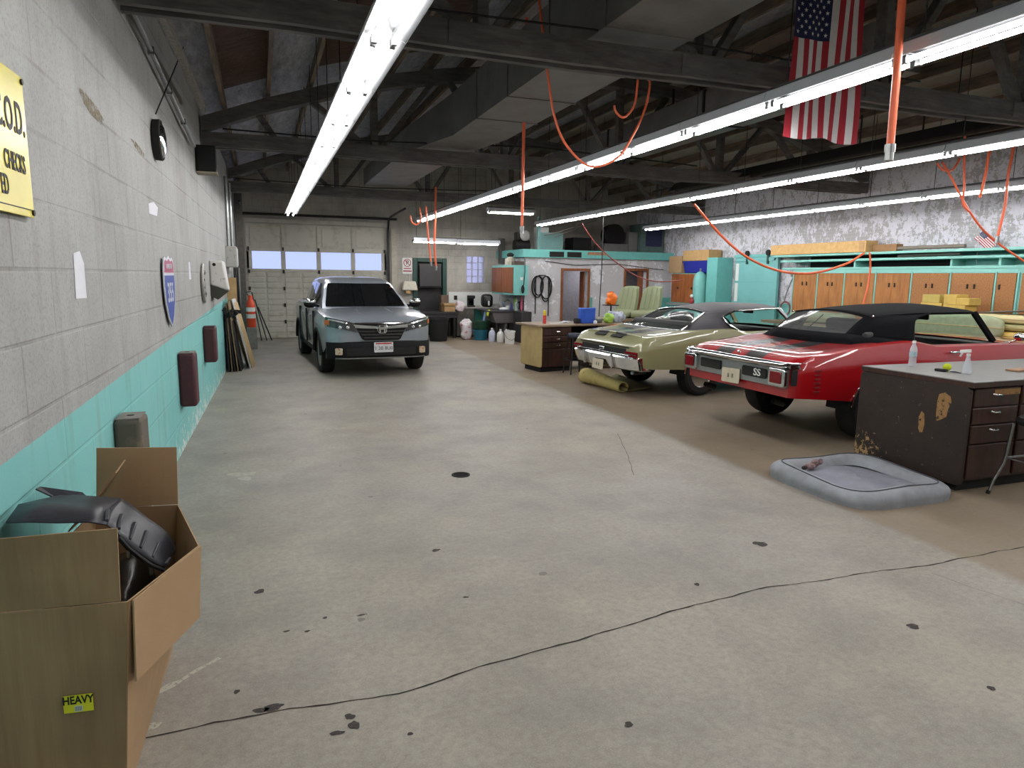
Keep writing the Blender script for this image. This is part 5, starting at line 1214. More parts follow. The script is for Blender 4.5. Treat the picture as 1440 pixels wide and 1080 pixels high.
MB().tube([(sx_*.192, sy_*.167, .32) for sx_, sy_ in ((-1, -1), (1, -1), (1, 1), (-1, 1))], .010, 8, closed=True).build('foot_ring', m_steel, t)
MB().lathe([(0, .62), (.2, .62), (.21, .65), (.19, .68), (0, .69)], 24).build('seat', m_rubber, t, smooth=40)
# ------------------------------------------------------------------ dog bed
m_bed = mat('grey fleece', (158, 162, 170), .95, var=.12, scale=7, bump=.25, bs=160, rgb2=(134, 136, 140)); m_bed2 = mat('grey fleece cushion', (142, 144, 156), .95, var=.1, scale=10, bump=.3, bs=120)
t = thing('dog_bed', 'grey rectangular dog bed with raised sides on the concrete floor', 'pet bed', (4.93, 4.47, 0), 0)
def ringp(hx, hy, r, n=40):
    P = []
    for k in range(n):
        a = 2*PI*k/n; c_, s_ = math.cos(a), math.sin(a); e = 4.5; P.append((hx*math.copysign(abs(c_)**(2/e), c_), hy*math.copysign(abs(s_)**(2/e), s_)))
    return P
prof = [(.0, 0, .0), (.0, .025, .02), (.01, .075, .035), (-.03, .125, .05), (-.10, .14, .06), (-.16, .12, .07), (-.19, .085, .08), (-.21, .06, .08)]
def skew(x, y, z):
    return (x+.0*y, y, z*(1+.0*x))
rows = []
for dx, z, _ in prof:
    rows.append([skew(x*(.6+dx)/.6, y*(.62+dx)/.62, z*(1.0+.12*math.sin(3*math.atan2(y, x)))) for x, y in ringp(.585, .60, 0)]); rows[-1].append(rows[-1][0])
b = MB(); b.grid(rows); b.build('bolster', m_bed, t, smooth=70, weld=True, sub=1)
rows = []
for s_ in (0, .3, .6, .85, 1): 
    r = [(x*s_, y*s_, .105-.045*s_**3+.008*math.sin(9*x+4*y)) for x, y in ringp(.385, .40, 0)]; rows.append(r+[r[0]])
MB().grid(rows[::-1]).build('cushion', m_bed2, t, smooth=70, weld=True, sub=1)
MB().tube([(x*.87, y*.87, .136+.016*math.sin(3*math.atan2(y, x))) for x, y in ringp(.585, .6, 0)], .006, 5, closed=True).build('piping', mat('dark piping', (88, 90, 98), .9), t, smooth=60)
t = thing('dog_toy', 'crumpled pinkish soft dog toy lying in the corner of the dog bed', 'toy', (4.70, 4.78, .075))
m_toy = mat('pinkish plush', (170, 140, 142), .95, var=.3, scale=40, rgb2=(90, 72, 74))
MB().ell((0, 0, .035), (.06, .04, .03), 12, 8).build('toy_body', m_toy, t, smooth=60); MB().ell((.08, .02, .055), (.05, .03, .035), 12, 8).ell((.12, .0, .07), (.03, .015, .03), 10, 6).build('toy_head', m_toy, t, smooth=60); MB().ell((-.07, -.01, .03), (.035, .02, .02), 10, 6).build('toy_tail', mat('dark plush', (60, 48, 48), .95), t)
# ------------------------------------------------------------------ desk with plywood side
DA = math.radians(8)
desk = thing('workbench_desk', 'brown drawer workbench with a plywood end panel near the olive car', 'workbench', (4.96, 11.93, 0), DA)
m_ply = mat('yellowed plywood', (186, 164, 112), .6, var=.1, scale=4, bump=.05, rgb2=(164, 142, 96))
m_dtop = mat('brown worn laminate', (150, 128, 106), .4, var=.15, scale=6)
MB().bx(.03, .72, .05, .72, .09, .865).build('carcass', m_dbrown, desk); MB().bx(.06, .72, .08, .7, 0, .09).build('kick_base', m_dark, desk)
MB().bx(1.35, 2.0, .05, .72, 0, .865).build('carcass', m_dbrown, desk); MB().bx(.72, 1.35, .66, .7, .1, .865).build('back_panel', m_dark, desk)
MB().prism([(-.02, -.01), (.55, -.02), (.78, .04), (1.3, .03), (2.05, -.01), (2.05, .95), (-.03, .95)], .868, .905).build('worktop', m_dtop, desk, bevel=.005)
MB().prism(rrect(-.0, .80, .10, .865, .05, 5), 0, .025, frame((.03, 0, 0), (0, 1, 0), (0, 0, 1)) if False else frame((.03, .78, 0), (0, -1, 0), (0, 0, 1))).build('end_panel', m_ply, desk, bevel=.004)
for z0_, z1_, zh in ((.70, .845, .775), (.575, .685, .635), (.46, .56, .515), (.1, .44, None)):
    d_ = MB().bx(.06, .70, .025, .05, z0_, z1_).build('drawer' if zh else 'door', m_dbrown, desk, bevel=.007)
    if zh: MB().tube([(.36, .025, zh), (.37, -.0, zh), (.43, -.0, zh), (.44, .025, zh)], .009, 6).build('drawer_pull', m_chrome, d_)
zt = .906
def ondesk(px, py): p = atZ(px, py, zt); return p
t = thing('spray_can', 'red spray can with a yellow cap on the plywood sided workbench', 'spray can', (5.24, 12.42, zt))
MB().lathe([(0, 0), (.034, 0), (.034, .15), (.028, .165), (0, .165)], 20).build('can_body', mat('can red', (206, 52, 44), .35), t, smooth=40); MB().lathe([(.03, .16), (.032, .165), (.03, .24), (.02, .26), (0, .262)], 20).build('can_cap', mat('can yellow', (232, 200, 40), .4), t, smooth=40)
m_paper = mat('white paper', (226, 228, 234), .8, var=.03)
for i, (px, py, rz, lb) in enumerate(((775, 455, .2, 'flat white paper sheet nearest the red spray can'), (788, 455, .5, 'middle white paper sheet on the plywood sided workbench'), (799, 452, .1, 'crumpled white paper at the back of the workbench'))):
    c = Vector((5.45+.14*i, 12.42+.04*i, zt)); b = MB(); b.grid([[c+Vector((.2*u-.1, .14*v-.07, .003+(.035*abs(math.sin(u*9+v*7)) if i == 2 else .004*u))) for u in np.linspace(0, 1, 8)] for v in np.linspace(0, 1, 6)])
    tag(b.build('paper_sheet', m_paper, W=True), lb, 'paper', 'papers on the workbench')
t = thing('shopping_bag', 'bright blue bag standing on the workbench by the doorway', 'bag', (6.12, 12.35, zt))
MB().hexa([(-.15, -.09, 0), (.15, -.09, 0), (.15, .09, 0), (-.15, .09, 0), (-.17, -.1, .30), (.17, -.08, .32), (.16, .1, .30), (-.16, .09, .31)]).build('bag_body', mat('blue bag', (40, 90, 200), .5, var=.15, scale=8, bump=.4, bs=14), t, bevel=.02)
MB().box((-.22, -.02, .05), (.1, .14, .1)).build('bag_contents', m_rubber, t, bevel=.02)
tag(MB().lathe([(0, 0), (.035, 0), (.04, .03), (.03, .06), (0, .07)], 14, Matrix.Translation((6.22, 12.16, zt))).build('paper_wad', m_paper, W=True, smooth=50), 'small white wad on the workbench in front of the blue bag', 'paper')
t = thing('plastic_bag', 'lime green plastic bag on the workbench behind the olive car', 'bag', (6.62, 12.35, zt)); lump(MB().ell((0, 0, .09), (.11, .08, .10), 24, 16, pw=.8), .3, 12).build('bag_body', mat('lime plastic', (170, 214, 90), .5, var=.15, scale=14, bump=.4, bs=20), t, smooth=60)
t = thing('plastic_bag', 'crumpled white plastic bag on the workbench right of the lime green one', 'bag', (6.88, 12.55, zt)); lump(MB().ell((0, 0, .1), (.2, .12, .11), 28, 18, pw=.7), .35, 12).build('bag_body', mat('crumpled white film', (206, 212, 226), .4, var=.4, scale=14, bump=.6, bs=18, rgb2=(120, 130, 160)), t, smooth=60)
tag(MB().box((6.42, 12.4, zt+.05), (.12, .1, .1)).build('foil_tray', m_steel, W=True, bevel=.02), 'small grey foil tray between the blue bag and the lime green bag', 'tray')
# stool by the desk
t = thing('shop_stool', 'round dark shop stool with steel legs beside the olive car', 'stool', (5.58, 11.68, 0))
MB().lathe([(0, .69), (.165, .69), (.17, .71), (.17, .74), (.15, .765), (0, .77)], 28).build('seat', mat('dark blue vinyl', (48, 52, 70), .3), t, smooth=40)
MB().lathe([(.165, .675), (.17, .695), (.12, .695)], 28).build('seat_ring', m_dsteel, t)
for sx_, sy_ in ((-1, 1), (1, 1), (-1, -1), (1, -1)): MB().tube([(sx_*.11, sy_*.11, .69), (sx_*.17, sy_*.17, 0)], .014, 8).build('leg', m_dsteel, t, smooth=60)
MB().tube([(.148*math.cos(a)*1.38, .148*math.sin(a)*1.38, .27) for a in np.linspace(0, 2*PI, 25)[:-1]], .012, 6, closed=True).build('foot_ring', m_dsteel, t, smooth=60)
# rolled carpet under the tail of the olive car
m_carp = mat('khaki carpet backing', (196, 180, 116), .9, var=.1, scale=9, bump=.2, rgb2=(160, 138, 84), thr=(.55, .75)); m_carp2 = mat('olive carpet pile', (128, 122, 84), .95, var=.15, scale=30, bump=.3)
t = thing('rolled_carpet', 'khaki carpet half unrolled on the floor under the olive car', 'carpet', (5.5, 10.1, 0))
p0_, p1_ = Vector((5.28, 10.62, 0)), Vector((5.40, 9.50, 0)); d_ = (p1_-p0_).normalized(); n_ = Vector((-d_.y, d_.x, 0)); n_ = n_ if n_.x > 0 else -n_
rows = []
for s in np.linspace(0, 1, 12):
    c = p0_.lerp(p1_, s); R_ = .125-.045*s; r = []
    for a in np.linspace(-.4*PI, 1.55*PI, 22): r.append(c-n_*R_*math.cos(a-PI/2)*1.15+Vector((0, 0, R_+R_*math.sin(a-PI/2))))
    rows.append(r)
MB().grid(rows).build('carpet_roll', m_carp, t, W=True, smooth=60, solid=.012)
rows = []
for s in np.linspace(0, 1, 10):
    c = p0_.lerp(p1_, s); rows.append([c+n_*(.03+.62*u*(1-.15*s))+Vector((0, 0, .015+.10*u*u*(1-s*.6))) for u in np.linspace(0, 1, 10)])
MB().grid(rows).build('carpet_sheet', m_carp2, t, W=True, smooth=60, solid=.012)
tag(MB().cyl((7.1, 8.4, .04), (8.0, 8.2, .04), .035, 10).build('jack_handle', m_steel, W=True, smooth=50), 'steel bar lying on the floor between the olive car and the red car', 'bar')
# ------------------------------------------------------------------ sink corner at the back
t = thing('parking_sign', 'white no parking sign with red circle beside the green doorway', 'sign', (4.15, YB-.02, 1.85))
M = frame((4.15, YB-.012, 2.09), (1, 0, 0), (0, 0, 1))
MB().prism(rrect(-.15, .15, -.235, .235, .03), 0, .004, M).build('sign_plate', m_white, t, W=True)
m_sr = mat('sign red ink', (176, 52, 70), .5)
b = MB(); b.tube([M@Vector((.105*math.cos(a), .09+.105*math.sin(a), .008)) for a in np.linspace(0, 2*PI, 33)[:-1]], .011, 6, closed=True); b.bar(M@Vector((-.075, .165, .008)), M@Vector((.075, .015, .008)), .02, .006, (0, 1, 0)); b.build('ban_circle', m_sr, t, W=True)
text_mesh('P', .17, M@Matrix.Translation((0, .09, .006)), .001).build('sign_letter', m_ink, t, W=True)
b = MB(); b.prism([(-.11, -.09), (.11, -.09), (.11, -.065), (-.11, -.065)], .004, .006, M); b.prism([(-.13, -.17), (.13, -.17), (.13, -.135), (-.13, -.135)], .004, .006, M); b.build('sign_lines', m_sr, t, W=True)
MB().bx(4.1, 4.11, YB-.02, YB, 1.62, 1.86).bx(4.2, 4.21, YB-.02, YB, 1.62, 1.86).build('sign_strap', m_white, t, W=True)
t = thing('towel_dispenser', 'cream towel dispenser on the back wall below the no parking sign', 'dispenser', (4.17, YB-.12, 1.36))
MB().hexa([(3.95, YB-.02, 1.37), (4.42, YB-.02, 1.37), (4.42, YB-.24, 1.37), (3.95, YB-.24, 1.37), (4.0, YB-.02, 1.64), (4.36, YB-.02, 1.64), (4.36, YB-.2, 1.64), (4.0, YB-.2, 1.64)]).build('dispenser_cover', mat('cream enamel', (224, 216, 200), .4), t, W=True, bevel=.03)
MB().bx(4.06, 4.2, YB-.2, YB-.05, 1.28, 1.37).build('paper_towel', mat('brown towel', (196, 160, 110), .9), t, W=True)
t = thing('dark_notice_board', 'dark grey board hanging in the green doorway', 'board', (4.83, YB-.06, 1.49))
MB().bx(4.50, 5.17, YB-.09, YB-.055, 1.49, 2.17).build('board_face', mat('dark board', (58, 57, 58), .45, var=.15, scale=3), t, W=True, bevel=.01)
MB().bx(4.48, 5.19, YB-.1, YB-.05, 1.45, 1.50).build('board_ledge', m_dark, t, W=True)
splash = MB().bx(5.42, XP, YB-.012, YB, .9, 1.33).build('trim_3', m_white); tag(splash, kind='structure')
# workbench with bins below
t = thing('steel_workbench', 'dark steel workbench against the back wall in front of the green doorway', 'workbench', (4.5, 19.9, 0))
MB().bx(3.55, 5.42, 19.35, 20.38, .70, .78).build('bench_top', m_slate, t, W=True, bevel=.01); MB().bx(3.55, 5.42, 19.36, 19.40, .60, .70).build('apron', m_slate, t, W=True)
for x in (3.6, 5.3):
    for y in (19.45, 20.3): MB().bx(x, x+.07, y-.035, y+.035, 0, .7).build('leg', m_dsteel, t, W=True)
MB().bx(3.62, 5.3, 20.0, 20.3, .18, .2).build('shelf', m_dark, t, W=True)
def bin_(x, y, R_, h, label, m, grp='bins under the back bench'):
    t = thing('trash_can', label, 'trash can', (x, y, 0), 0, grp)
    MB().lathe([(0, 0), (R_*.82, 0), (R_*.85, .02), (R_, h-.08), (R_*1.04, h-.08), (R_*1.04, h-.03), (R_*.97, h-.03), (R_*.8, .04), (0, .04)], 28).build('can_body', m, t, smooth=35)
    for s in (-1, 1): MB().box((s*R_*1.03, 0, h-.14), (.05, .12, .03)).build('can_handle', m, t, bevel=.01)
bin_(4.05, 18.98, .25, .70, 'black trash can half hidden behind the pickup truck', m_rubber); bin_(4.66, 18.68, .28, .68, 'black round trash can in the open, right of the pickup truck', m_rubber)
tag(MB().bx(5.02, 5.34, 19.38, 19.75, .78, .96).bx(5.0, 5.36, 19.36, 19.77, .96, 1.02).build('wooden_box', mat('tan box', (178, 142, 98), .7), W=True, bevel=.005), 'tan box with a lid on the dark steel workbench', 'box')
tag(MB().bx(5.06, 5.28, 19.9, 20.2, .78, 1.24).build('cardboard_carton', mat('dim carton', (112, 92, 78), .8), W=True), 'tall brown carton behind the tan box on the workbench', 'box')
t = thing('crumpled_bag', 'crumpled white and pink bag at the end of the dark workbench', 'bag', (5.5, 19.45, .78)); lump(MB().ell((0, 0, .14), (.13, .11, .15), 24, 16, pw=.6), .3, 8).build('bag_body', mat('white pink film', (222, 212, 216), .5, var=.3, scale=14, bump=.6, bs=16, rgb2=(196, 150, 160), thr=(.5, .7)), t, smooth=60)
# counter with sink
t = thing('sink_counter', 'grey topped counter with green front under the glass block window', 'counter', (6.1, 19.9, 0))
MB().bx(5.42, XP-.02, 19.55, 20.38, .86, .90).build('counter_top', mat('grey laminate', (166, 164, 160), .4), t, W=True, bevel=.006)
MB().bx(5.46, 5.98, 19.6, 20.36, .05, .86).build('steel_front', mat('scratched steel front', (140, 136, 130), .4, .6, var=.3, scale=4), t, W=True)
MB().bx(6.0, 6.45, 19.65, 20.36, .05, .86).build('green_front', mat('green front', (42, 104, 92), .5), t, W=True)
tag(MB().box((5.69, 19.585, .58), (.035, .01, .5), ry=.6).build('light_scrape', m_steel, t, W=True))
t = thing('laundry_sink', 'dark grey deep laundry sink on thin legs in the back corner', 'sink', (6.55, 18.8, 0))
MB().hexa([(6.25, 18.35, .50), (7.0, 18.35, .50), (7.0, 19.3, .50), (6.25, 19.3, .50), (6.1, 18.25, .82), (7.02, 18.25, .82), (7.02, 19.4, .82), (6.1, 19.4, .82)]).build('sink_basin', mat('dark sink', (122, 120, 122), .5, var=.1), t, W=True, bevel=.02)
MB().bx(6.02, 7.03, 18.2, 19.45, .82, .86).build('sink_rim', mat('sink rim', (60, 58, 60), .4), t, W=True, bevel=.01)
for x, y in ((6.3, 18.4), (6.95, 18.4), (6.3, 19.25), (6.95, 19.25)): MB().cyl((x, y, 0), (x, y, .5), .02, 8).build('leg', m_dsteel, t, W=True)
MB().tube([(6.9, 18.9, .86), (6.9, 18.9, 1.08), (6.8, 18.9, 1.15), (6.68, 18.9, 1.08)], .016, 8).build('faucet', m_chrome, t, W=True, smooth=60)
tag(MB().bx(6.72, 7.02, 17.55, 18.18, 0, .86).build('drawer_cabinet', m_slate, W=True, bevel=.01), 'dark low cabinet beside the white bucket at the partition corner', 'cabinet')
def jug(x, y, z, R_, h, label, m, mc=None, name='plastic_jug', cat='bottle', grp=None):
    t = thing(name, label, cat, (x, y, z), 0, grp)
    MB().lathe([(0, 0), (R_*.95, 0), (R_, .02), (R_, h*.62), (R_*.75, h*.76), (R_*.32, h*.86), (R_*.3, h*.93), (0, h*.93)], 18).build('jug_body', m, t, smooth=40)
    MB().cyl((0, 0, h*.92), (0, 0, h), R_*.36, 12).build('jug_cap', mc or m_white, t)
    return t
m_jug = mat('pale jug', (196, 202, 222), .4, var=.1); m_cyan = mat('blue tub', (28, 104, 128), .5); m_gtub = mat('dark green tub', (30, 74, 56), .5)
jug(6.08, 18.18, 0, .095, .38, 'bluish white plastic jug on the floor under the sink, left one', m_jug); jug(6.26, 17.98, 0, .10, .36, 'white plastic jug with a white cap on the floor, right one', m_wplastic)
jug(6.42, 17.95, 0, .07, .36, 'dark red brown bottle on the floor between the white jug and white bucket', mat('oxblood plastic', (86, 40, 38), .4)); jug(6.52, 18.05, 0, .07, .34, 'second dark red brown bottle on the floor, touching the white bucket', mat('oxblood plastic', (86, 40, 38), .4))
def tub(x, y, R_, h, label, m, name='bucket', bail=False):
    t = thing(name, label, 'bucket', (x, y, 0)); MB().lathe([(0, 0), (R_*.84, 0), (R_, h), (R_*1.05, h), (R_*1.05, h-.04), (R_*.99, h-.04)], 24).build('bucket_wall', m, t, smooth=35)
    MB().lathe([(R_*.98, h-.02), (0, h-.03)], 24).build('bucket_inside', m_dark, t)
    if bail: MB().tube([(R_*1.05*math.cos(a), -.03-.12*math.sin(a), h-.06-.18*math.sin(a)) for a in np.linspace(0, PI, 14)], .005, 5).build('bail_handle', m_dsteel, t)
tub(6.33, 17.42, .15, .36, 'white plastic bucket with a wire handle on the floor by the sink', m_wplastic, bail=True)
tub(5.92, 18.75, .21, .30, 'teal blue tub on the floor below the dark green tub', m_cyan)
t = thing('bucket', 'dark green tub stacked on top of the teal blue tub', 'bucket', (5.95, 18.78, .30)); MB().lathe([(0, 0), (.19, 0), (.26, .26), (.27, .26), (.27, .23)], 24).build('bucket_wall', m_gtub, t, smooth=35); MB().lathe([(.25, .24), (0, .2)], 20).build('bucket_inside', m_dark, t)
t = thing('grocery_bag', 'white plastic sack with pink print slumped on the floor by the green counter', 'bag', (5.55, 18.95, 0)); lump(MB().ell((0, 0, .29), (.16, .13, .29), 28, 20, pw=.55), .3, 6).build('bag_body', mat('printed sack', (214, 208, 212), .5, var=.3, scale=9, bump=.6, bs=14, rgb2=(186, 120, 128), thr=(.55, .65)), t, smooth=60)
t = thing('rag', 'lime yellow rag hanging over the sink edge', 'rag', (6.08, 18.55, .6))
MB().grid([[(6.08-.02*j+.0*i, 18.3+.05*i+.02*math.sin(j), .875-.03*j*j*.35-.01*math.sin(i*2)) for i in range(5)] for j in range(5)]).build('rag_cloth', mat('lime rag', (206, 216, 60), .9), t, W=True, solid=.01, smooth=60)
t = thing('rag', 'pale blue rag hanging left of the lime yellow rag', 'rag', (6.05, 18.7, .5))
MB().grid([[(6.06-.015*j, 18.62+.045*i, .87-.075*j) for i in range(5)] for j in range(6)]).build('rag_cloth', mat('blue rag', (120, 150, 190), .9), t, W=True, solid=.01, smooth=60)
# on the counter
t = thing('coffee_maker', 'small black coffee maker on the grey counter, left of the air fryer', 'coffee maker', (5.95, 19.8, .90))
MB().bx(-.1, .1, -.1, .1, 0, .05).bx(-.1, .1, .03, .1, .05, .32).bx(-.1, .1, -.1, .1, .25, .34).build('maker_body', m_rubber, t, bevel=.012); MB().lathe([(0, .05), (.065, .05), (.07, .12), (.05, .2), (0, .2)], 18, Matrix.Translation((0, -.03, 0))).build('carafe', m_tint, t, smooth=40)
t = thing('air_fryer', 'black rounded air fryer with a silver handle on the grey counter', 'air fryer', (6.42, 19.72, .90))
MB().ell((0, 0, .19), (.17, .17, .20), 24, 16, pw=.6).build('fryer_body', m_black, t, smooth=60); MB().box((0, -.165, .26), (.13, .02, .13)).build('control_panel', m_steel, t, bevel=.02); MB().box((0, -.2, .12), (.045, .07, .14)).build('fryer_handle', m_white, t, bevel=.01)
t = thing('dish_bowl', 'white bowl among the dishes right of the air fryer', 'bowl', (6.72, 19.7, .90)); MB().lathe([(0, 0), (.06, 0), (.13, .09), (.125, .09), (.05, .012), (0, .012)], 22).build('bowl_wall', m_white, t, smooth=50)
t = thing('dish_plate', 'pale blue plate leaning in the dishes right of the white bowl', 'plate', (6.9, 19.55, .96)); MB().lathe([(0, 0), (.1, .005), (.12, .02), (.1, .012), (0, .008)], 22, Matrix.Rotation(1.0, 4, 'Y')).build('plate_disc', mat('pale blue ware', (150, 170, 200), .3), t, smooth=50)
jug(6.92, 18.55, .86, .05, .40, 'lime green bottle standing at the back of the sink', mat('lime bottle', (140, 200, 60), .4), mat('dark cap', (50, 60, 40), .4))
jug(6.72, 18.35, .86, .035, .22, 'small dark blue bottle on the sink rim', mat('navy bottle', (40, 50, 120), .4), mat('navy bottle', (40, 50, 120), .4)); jug(6.85, 18.30, .86, .055, .30, 'pale grey green bottle on the sink rim right of the dark blue bottle', mat('grey green bottle', (170, 190, 190), .4))
jug(6.98, 18.26, .86, .035, .44, 'pink tall bottle at the right end of the sink rim', mat('pink bottle', (206, 96, 130), .4), mat('pink bottle', (206, 96, 130), .4))
t = thing('cook_pot', 'dark round pan standing on edge at the right end of the sink', 'pan', (6.97, 18.3, .86)); MB().lathe([(0, .0), (.13, 0), (.14, .05), (.13, .05), (.12, .01), (0, .01)], 24, Matrix.Translation((0, -.02, .15))@Matrix.Rotation(PI/2, 4, 'X')).build('pan_body', m_rubber, t, smooth=40)
tag(MB().ell((6.5, 18.4, .9), (.14, .1, .05), 14, 8).build('crumpled_paper', m_paper, W=True, smooth=60), 'crumpled white paper towel at the front of the sink rim', 'paper'); tag(MB().lathe([(0, 0), (.06, 0), (.07, .12), (0, .13)], 16, Matrix.Translation((6.66, 18.5, .86))).build('white_cup', m_white, W=True, smooth=40), 'white tub standing behind the crumpled paper on the sink', 'cup')
tag(MB().bx(5.58, 5.68, YB-.03, YB-.012, 1.09, 1.22).build('wall_outlet', m_dsteel, W=True), 'dark square wall outlet in the white splashback', 'outlet')
# wall cabinet beside the partition corner
t = thing('wall_cabinet', 'wall cabinet with brown wooden doors and a teal end panel', 'cabinet', (6.8, 18.9, 1.31))
MB().bx(6.62, 7.04, 17.92, 19.85, 1.30, 2.13).build('cabinet_body', m_teal, t, W=True, bevel=.006)
for y0_, y1_ in ((17.98, 18.88), (18.9, 19.8)): MB().bx(6.595, 6.62, y0_, y1_, 1.36, 2.07).build('door', m_brownwood, t, W=True, bevel=.006)
MB().bx(6.80, 6.88, 17.905, 17.92, 1.72, 1.80).build('outlet_plate', m_white, t, W=True)
tag(MB().tube([(6.93, 17.9, 2.3), (6.93, 17.89, 1.95), (6.9, 17.88, 1.6), (6.86, 17.88, 1.5)], .012, 6).ell((6.87, 17.87, 1.47), (.05, .03, .12), 10, 8).build('plug_cord', m_rubber, W=True, smooth=60), 'black cord and plug hanging on the teal cabinet end', 'cord')
t = thing('white_pot', 'cream lumpy pot on top of the wall cabinet', 'pot', (6.75, 18.6, 2.13)); MB().lathe([(0, 0), (.12, 0), (.16, .12), (.1, .22), (.05, .25), (0, .25)], 18).build('pot_body', mat('cream pot', (196, 188, 172), .7, var=.25, scale=10), t, smooth=50); MB().ell((0, 0, .29), (.1, .1, .07), 14, 8).build('pot_lid', m_rubber, t, smooth=60)
tag(MB().bx(6.66, 6.95, 18.0, 18.25, 2.13, 2.24).build('small_box', mat('dim brown box', (92, 74, 66), .8), W=True, bevel=.01), 'small dark brown box on top of the wall cabinet', 'box')
tag(MB().bx(6.9, 7.05, 19.9, 20.1, 2.2, 2.95).build('wall_meter', mat('dim grey box', (92, 90, 88), .6), W=True, bevel=.01), 'grey wall box high in the back corner', 'box')
# hose coil on the partition
t = thing('hose_coil', 'black hoses coiled on hooks on the white partition wall', 'hose', (7.5, YP-.06, 1.85))
for k, (cx, R1, R2) in enumerate(((7.42, .17, .30), (7.45, .14, .27), (7.68, .17, .32), (7.66, .14, .36))):
    MB().tube([(cx+R1*math.sin(a), YP-.05-.01*k, 1.84-R2+R2*math.cos(a)) for a in np.linspace(0, 2*PI, 26)[:-1]], .018, 6, closed=True).build('hose_loop', m_rubber, t, W=True, smooth=60)
MB().tube([(7.36, YP-.06, 1.8), (7.36, YP-.06, .78)], .016, 6).tube([(7.76, YP-.06, 1.8), (7.76, YP-.06, .7)], .016, 6).tube([(7.45, YP-.05, 1.86), (7.66, YP-.05, 1.86)], .016, 6).build('hose_tail', m_rubber, t, W=True, smooth=60)
# thin rod in front of the partition and the cords
tag(MB().tube([tuple(atY(849, 305, 14.8)), tuple(atY(846, 380, 14.8)), tuple(atY(842, 450, 14.8)), tuple(atY(842, 450, 14.8)[:2])+(0,)], .012, 6).build('slim_pole', m_dsteel, W=True), 'thin dark vertical pole standing in front of the partition doors', 'pole')
tag(MB().tube([(XP+.6, YP-.02, 2.26), (8.6, YP-.02, 2.16), (10, YP-.02, 2.22), (11.2, YP-.02, 2.1), (XR-.3, YP-.02, 2.08)], .009, 5).build('wall_wire', m_dsteel, W=True), 'thin dark wire sagging along the top of the partition wall', 'wire')
# ------------------------------------------------------------------ mezzanine clutter
MZ = 2.42
m_teal3 = mat('pale teal panel', (112, 152, 150), .6, var=.1)
tag(MB().bx(7.6, 8.36, 18.55, 18.6, MZ, 3.08).build('plywood_board', m_teal3, W=True), 'pale teal board standing on the mezzanine edge at its left end', 'board')
tag(MB().bx(7.5, 7.58, 18.4, 18.48, MZ, 3.5).build('teal_post', m_teal3, W=True), 'slim teal post on the mezzanine left of the pale teal board', 'post')
tag(MB().bx(7.6, 7.98, 18.75, 18.95, MZ, 3.24).build('white_carton', m_white, W=True), 'white carton standing behind the pale teal board on the mezzanine', 'box')
t = thing('air_compressor', 'dark compressor tank with pulley wheel on the mezzanine', 'compressor', (7.1, 18.6, MZ))
MB().tube([(6.98, 18.9, 2.7), (7.42, 18.9, 2.7)], .17, 16).build('tank', m_dark, t, W=True, smooth=40); MB().bx(7.0, 7.35, 18.7, 19.0, 2.85, 3.08).build('motor', m_dsteel, t, W=True, bevel=.02); MB().lathe([(.15, 0), (.15, .04), (.03, .04)], 20, Matrix.Translation((7.2, 18.66, 2.98))@Matrix.Rotation(PI/2, 4, 'X')).build('pulley', m_galv, t, W=True)
for x in (7.05, 7.35): MB().bx(x-.03, x+.03, 18.8, 19.0, MZ, 2.6).build('foot', m_dark, t, W=True)
t = thing('furnace', 'grey blower furnace with a dark round fan on the mezzanine', 'furnace', (10.3, 19.1, MZ))
MB().bx(9.85, 10.75, 18.8, 19.5, MZ, 2.84).build('furnace_base', m_galv, t, W=True, bevel=.01); MB().lathe([(0, 0), (.34, 0), (.34, .3), (0, .3)], 24, Matrix.Translation((10.25, 19.2, 3.1))@Matrix.Rotation(PI/2, 4, 'X')).build('blower_housing', m_dark, t, W=True, smooth=35); MB().bx(10.65, 10.95, 18.75, 19.3, MZ, 3.2).build('motor_panel', m_galv, t, W=True)
t = thing('mezzanine_cabinet', 'grey green cabinet with a dark blue square on the mezzanine right end', 'cabinet', (11.4, 19, MZ)); MB().bx(10.98, 11.8, 18.62, 19.3, MZ, 3.45).build('cabinet_body', mat('grey green panel', (92, 116, 112), .6), t, W=True); MB().bx(11.16, 11.72, 18.60, 18.62, 2.78, 3.3).build('cabinet_door', mat('dark blue panel', (42, 46, 82), .5), t, W=True)
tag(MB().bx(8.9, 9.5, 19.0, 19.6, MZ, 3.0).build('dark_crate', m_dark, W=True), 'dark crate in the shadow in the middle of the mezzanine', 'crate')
for i, x in enumerate((8.0, 8.55)): tag(MB().bx(x-.25, x+.2, YP-.104, YP-.1, 2.38, 2.53).build('dark_patch', m_dark, bpy.data.objects['trim_1'], W=True))
MB().bx(8.95, 9.55, YP-.104, YP-.1, 2.46, 2.54).build('faded_decal', mat('faded decal', (196, 140, 110), .7, var=.4, scale=30), bpy.data.objects['trim_1'], W=True)
tag(MB().tube([(7.7, 18.4, 3.0), (8.0, 18.3, 3.05), (8.6, 18.2, 3.25), (9.2, 18.1, 3.45)], .02, 6).tube([(8.0, 18.35, 2.95), (8.4, 18.3, 3.1), (8.9, 18.25, 3.3)], .016, 6).build('flex_pipe', m_galv, W=True, smooth=60), 'pale flexible pipes slanting above the pale teal board', 'pipe')
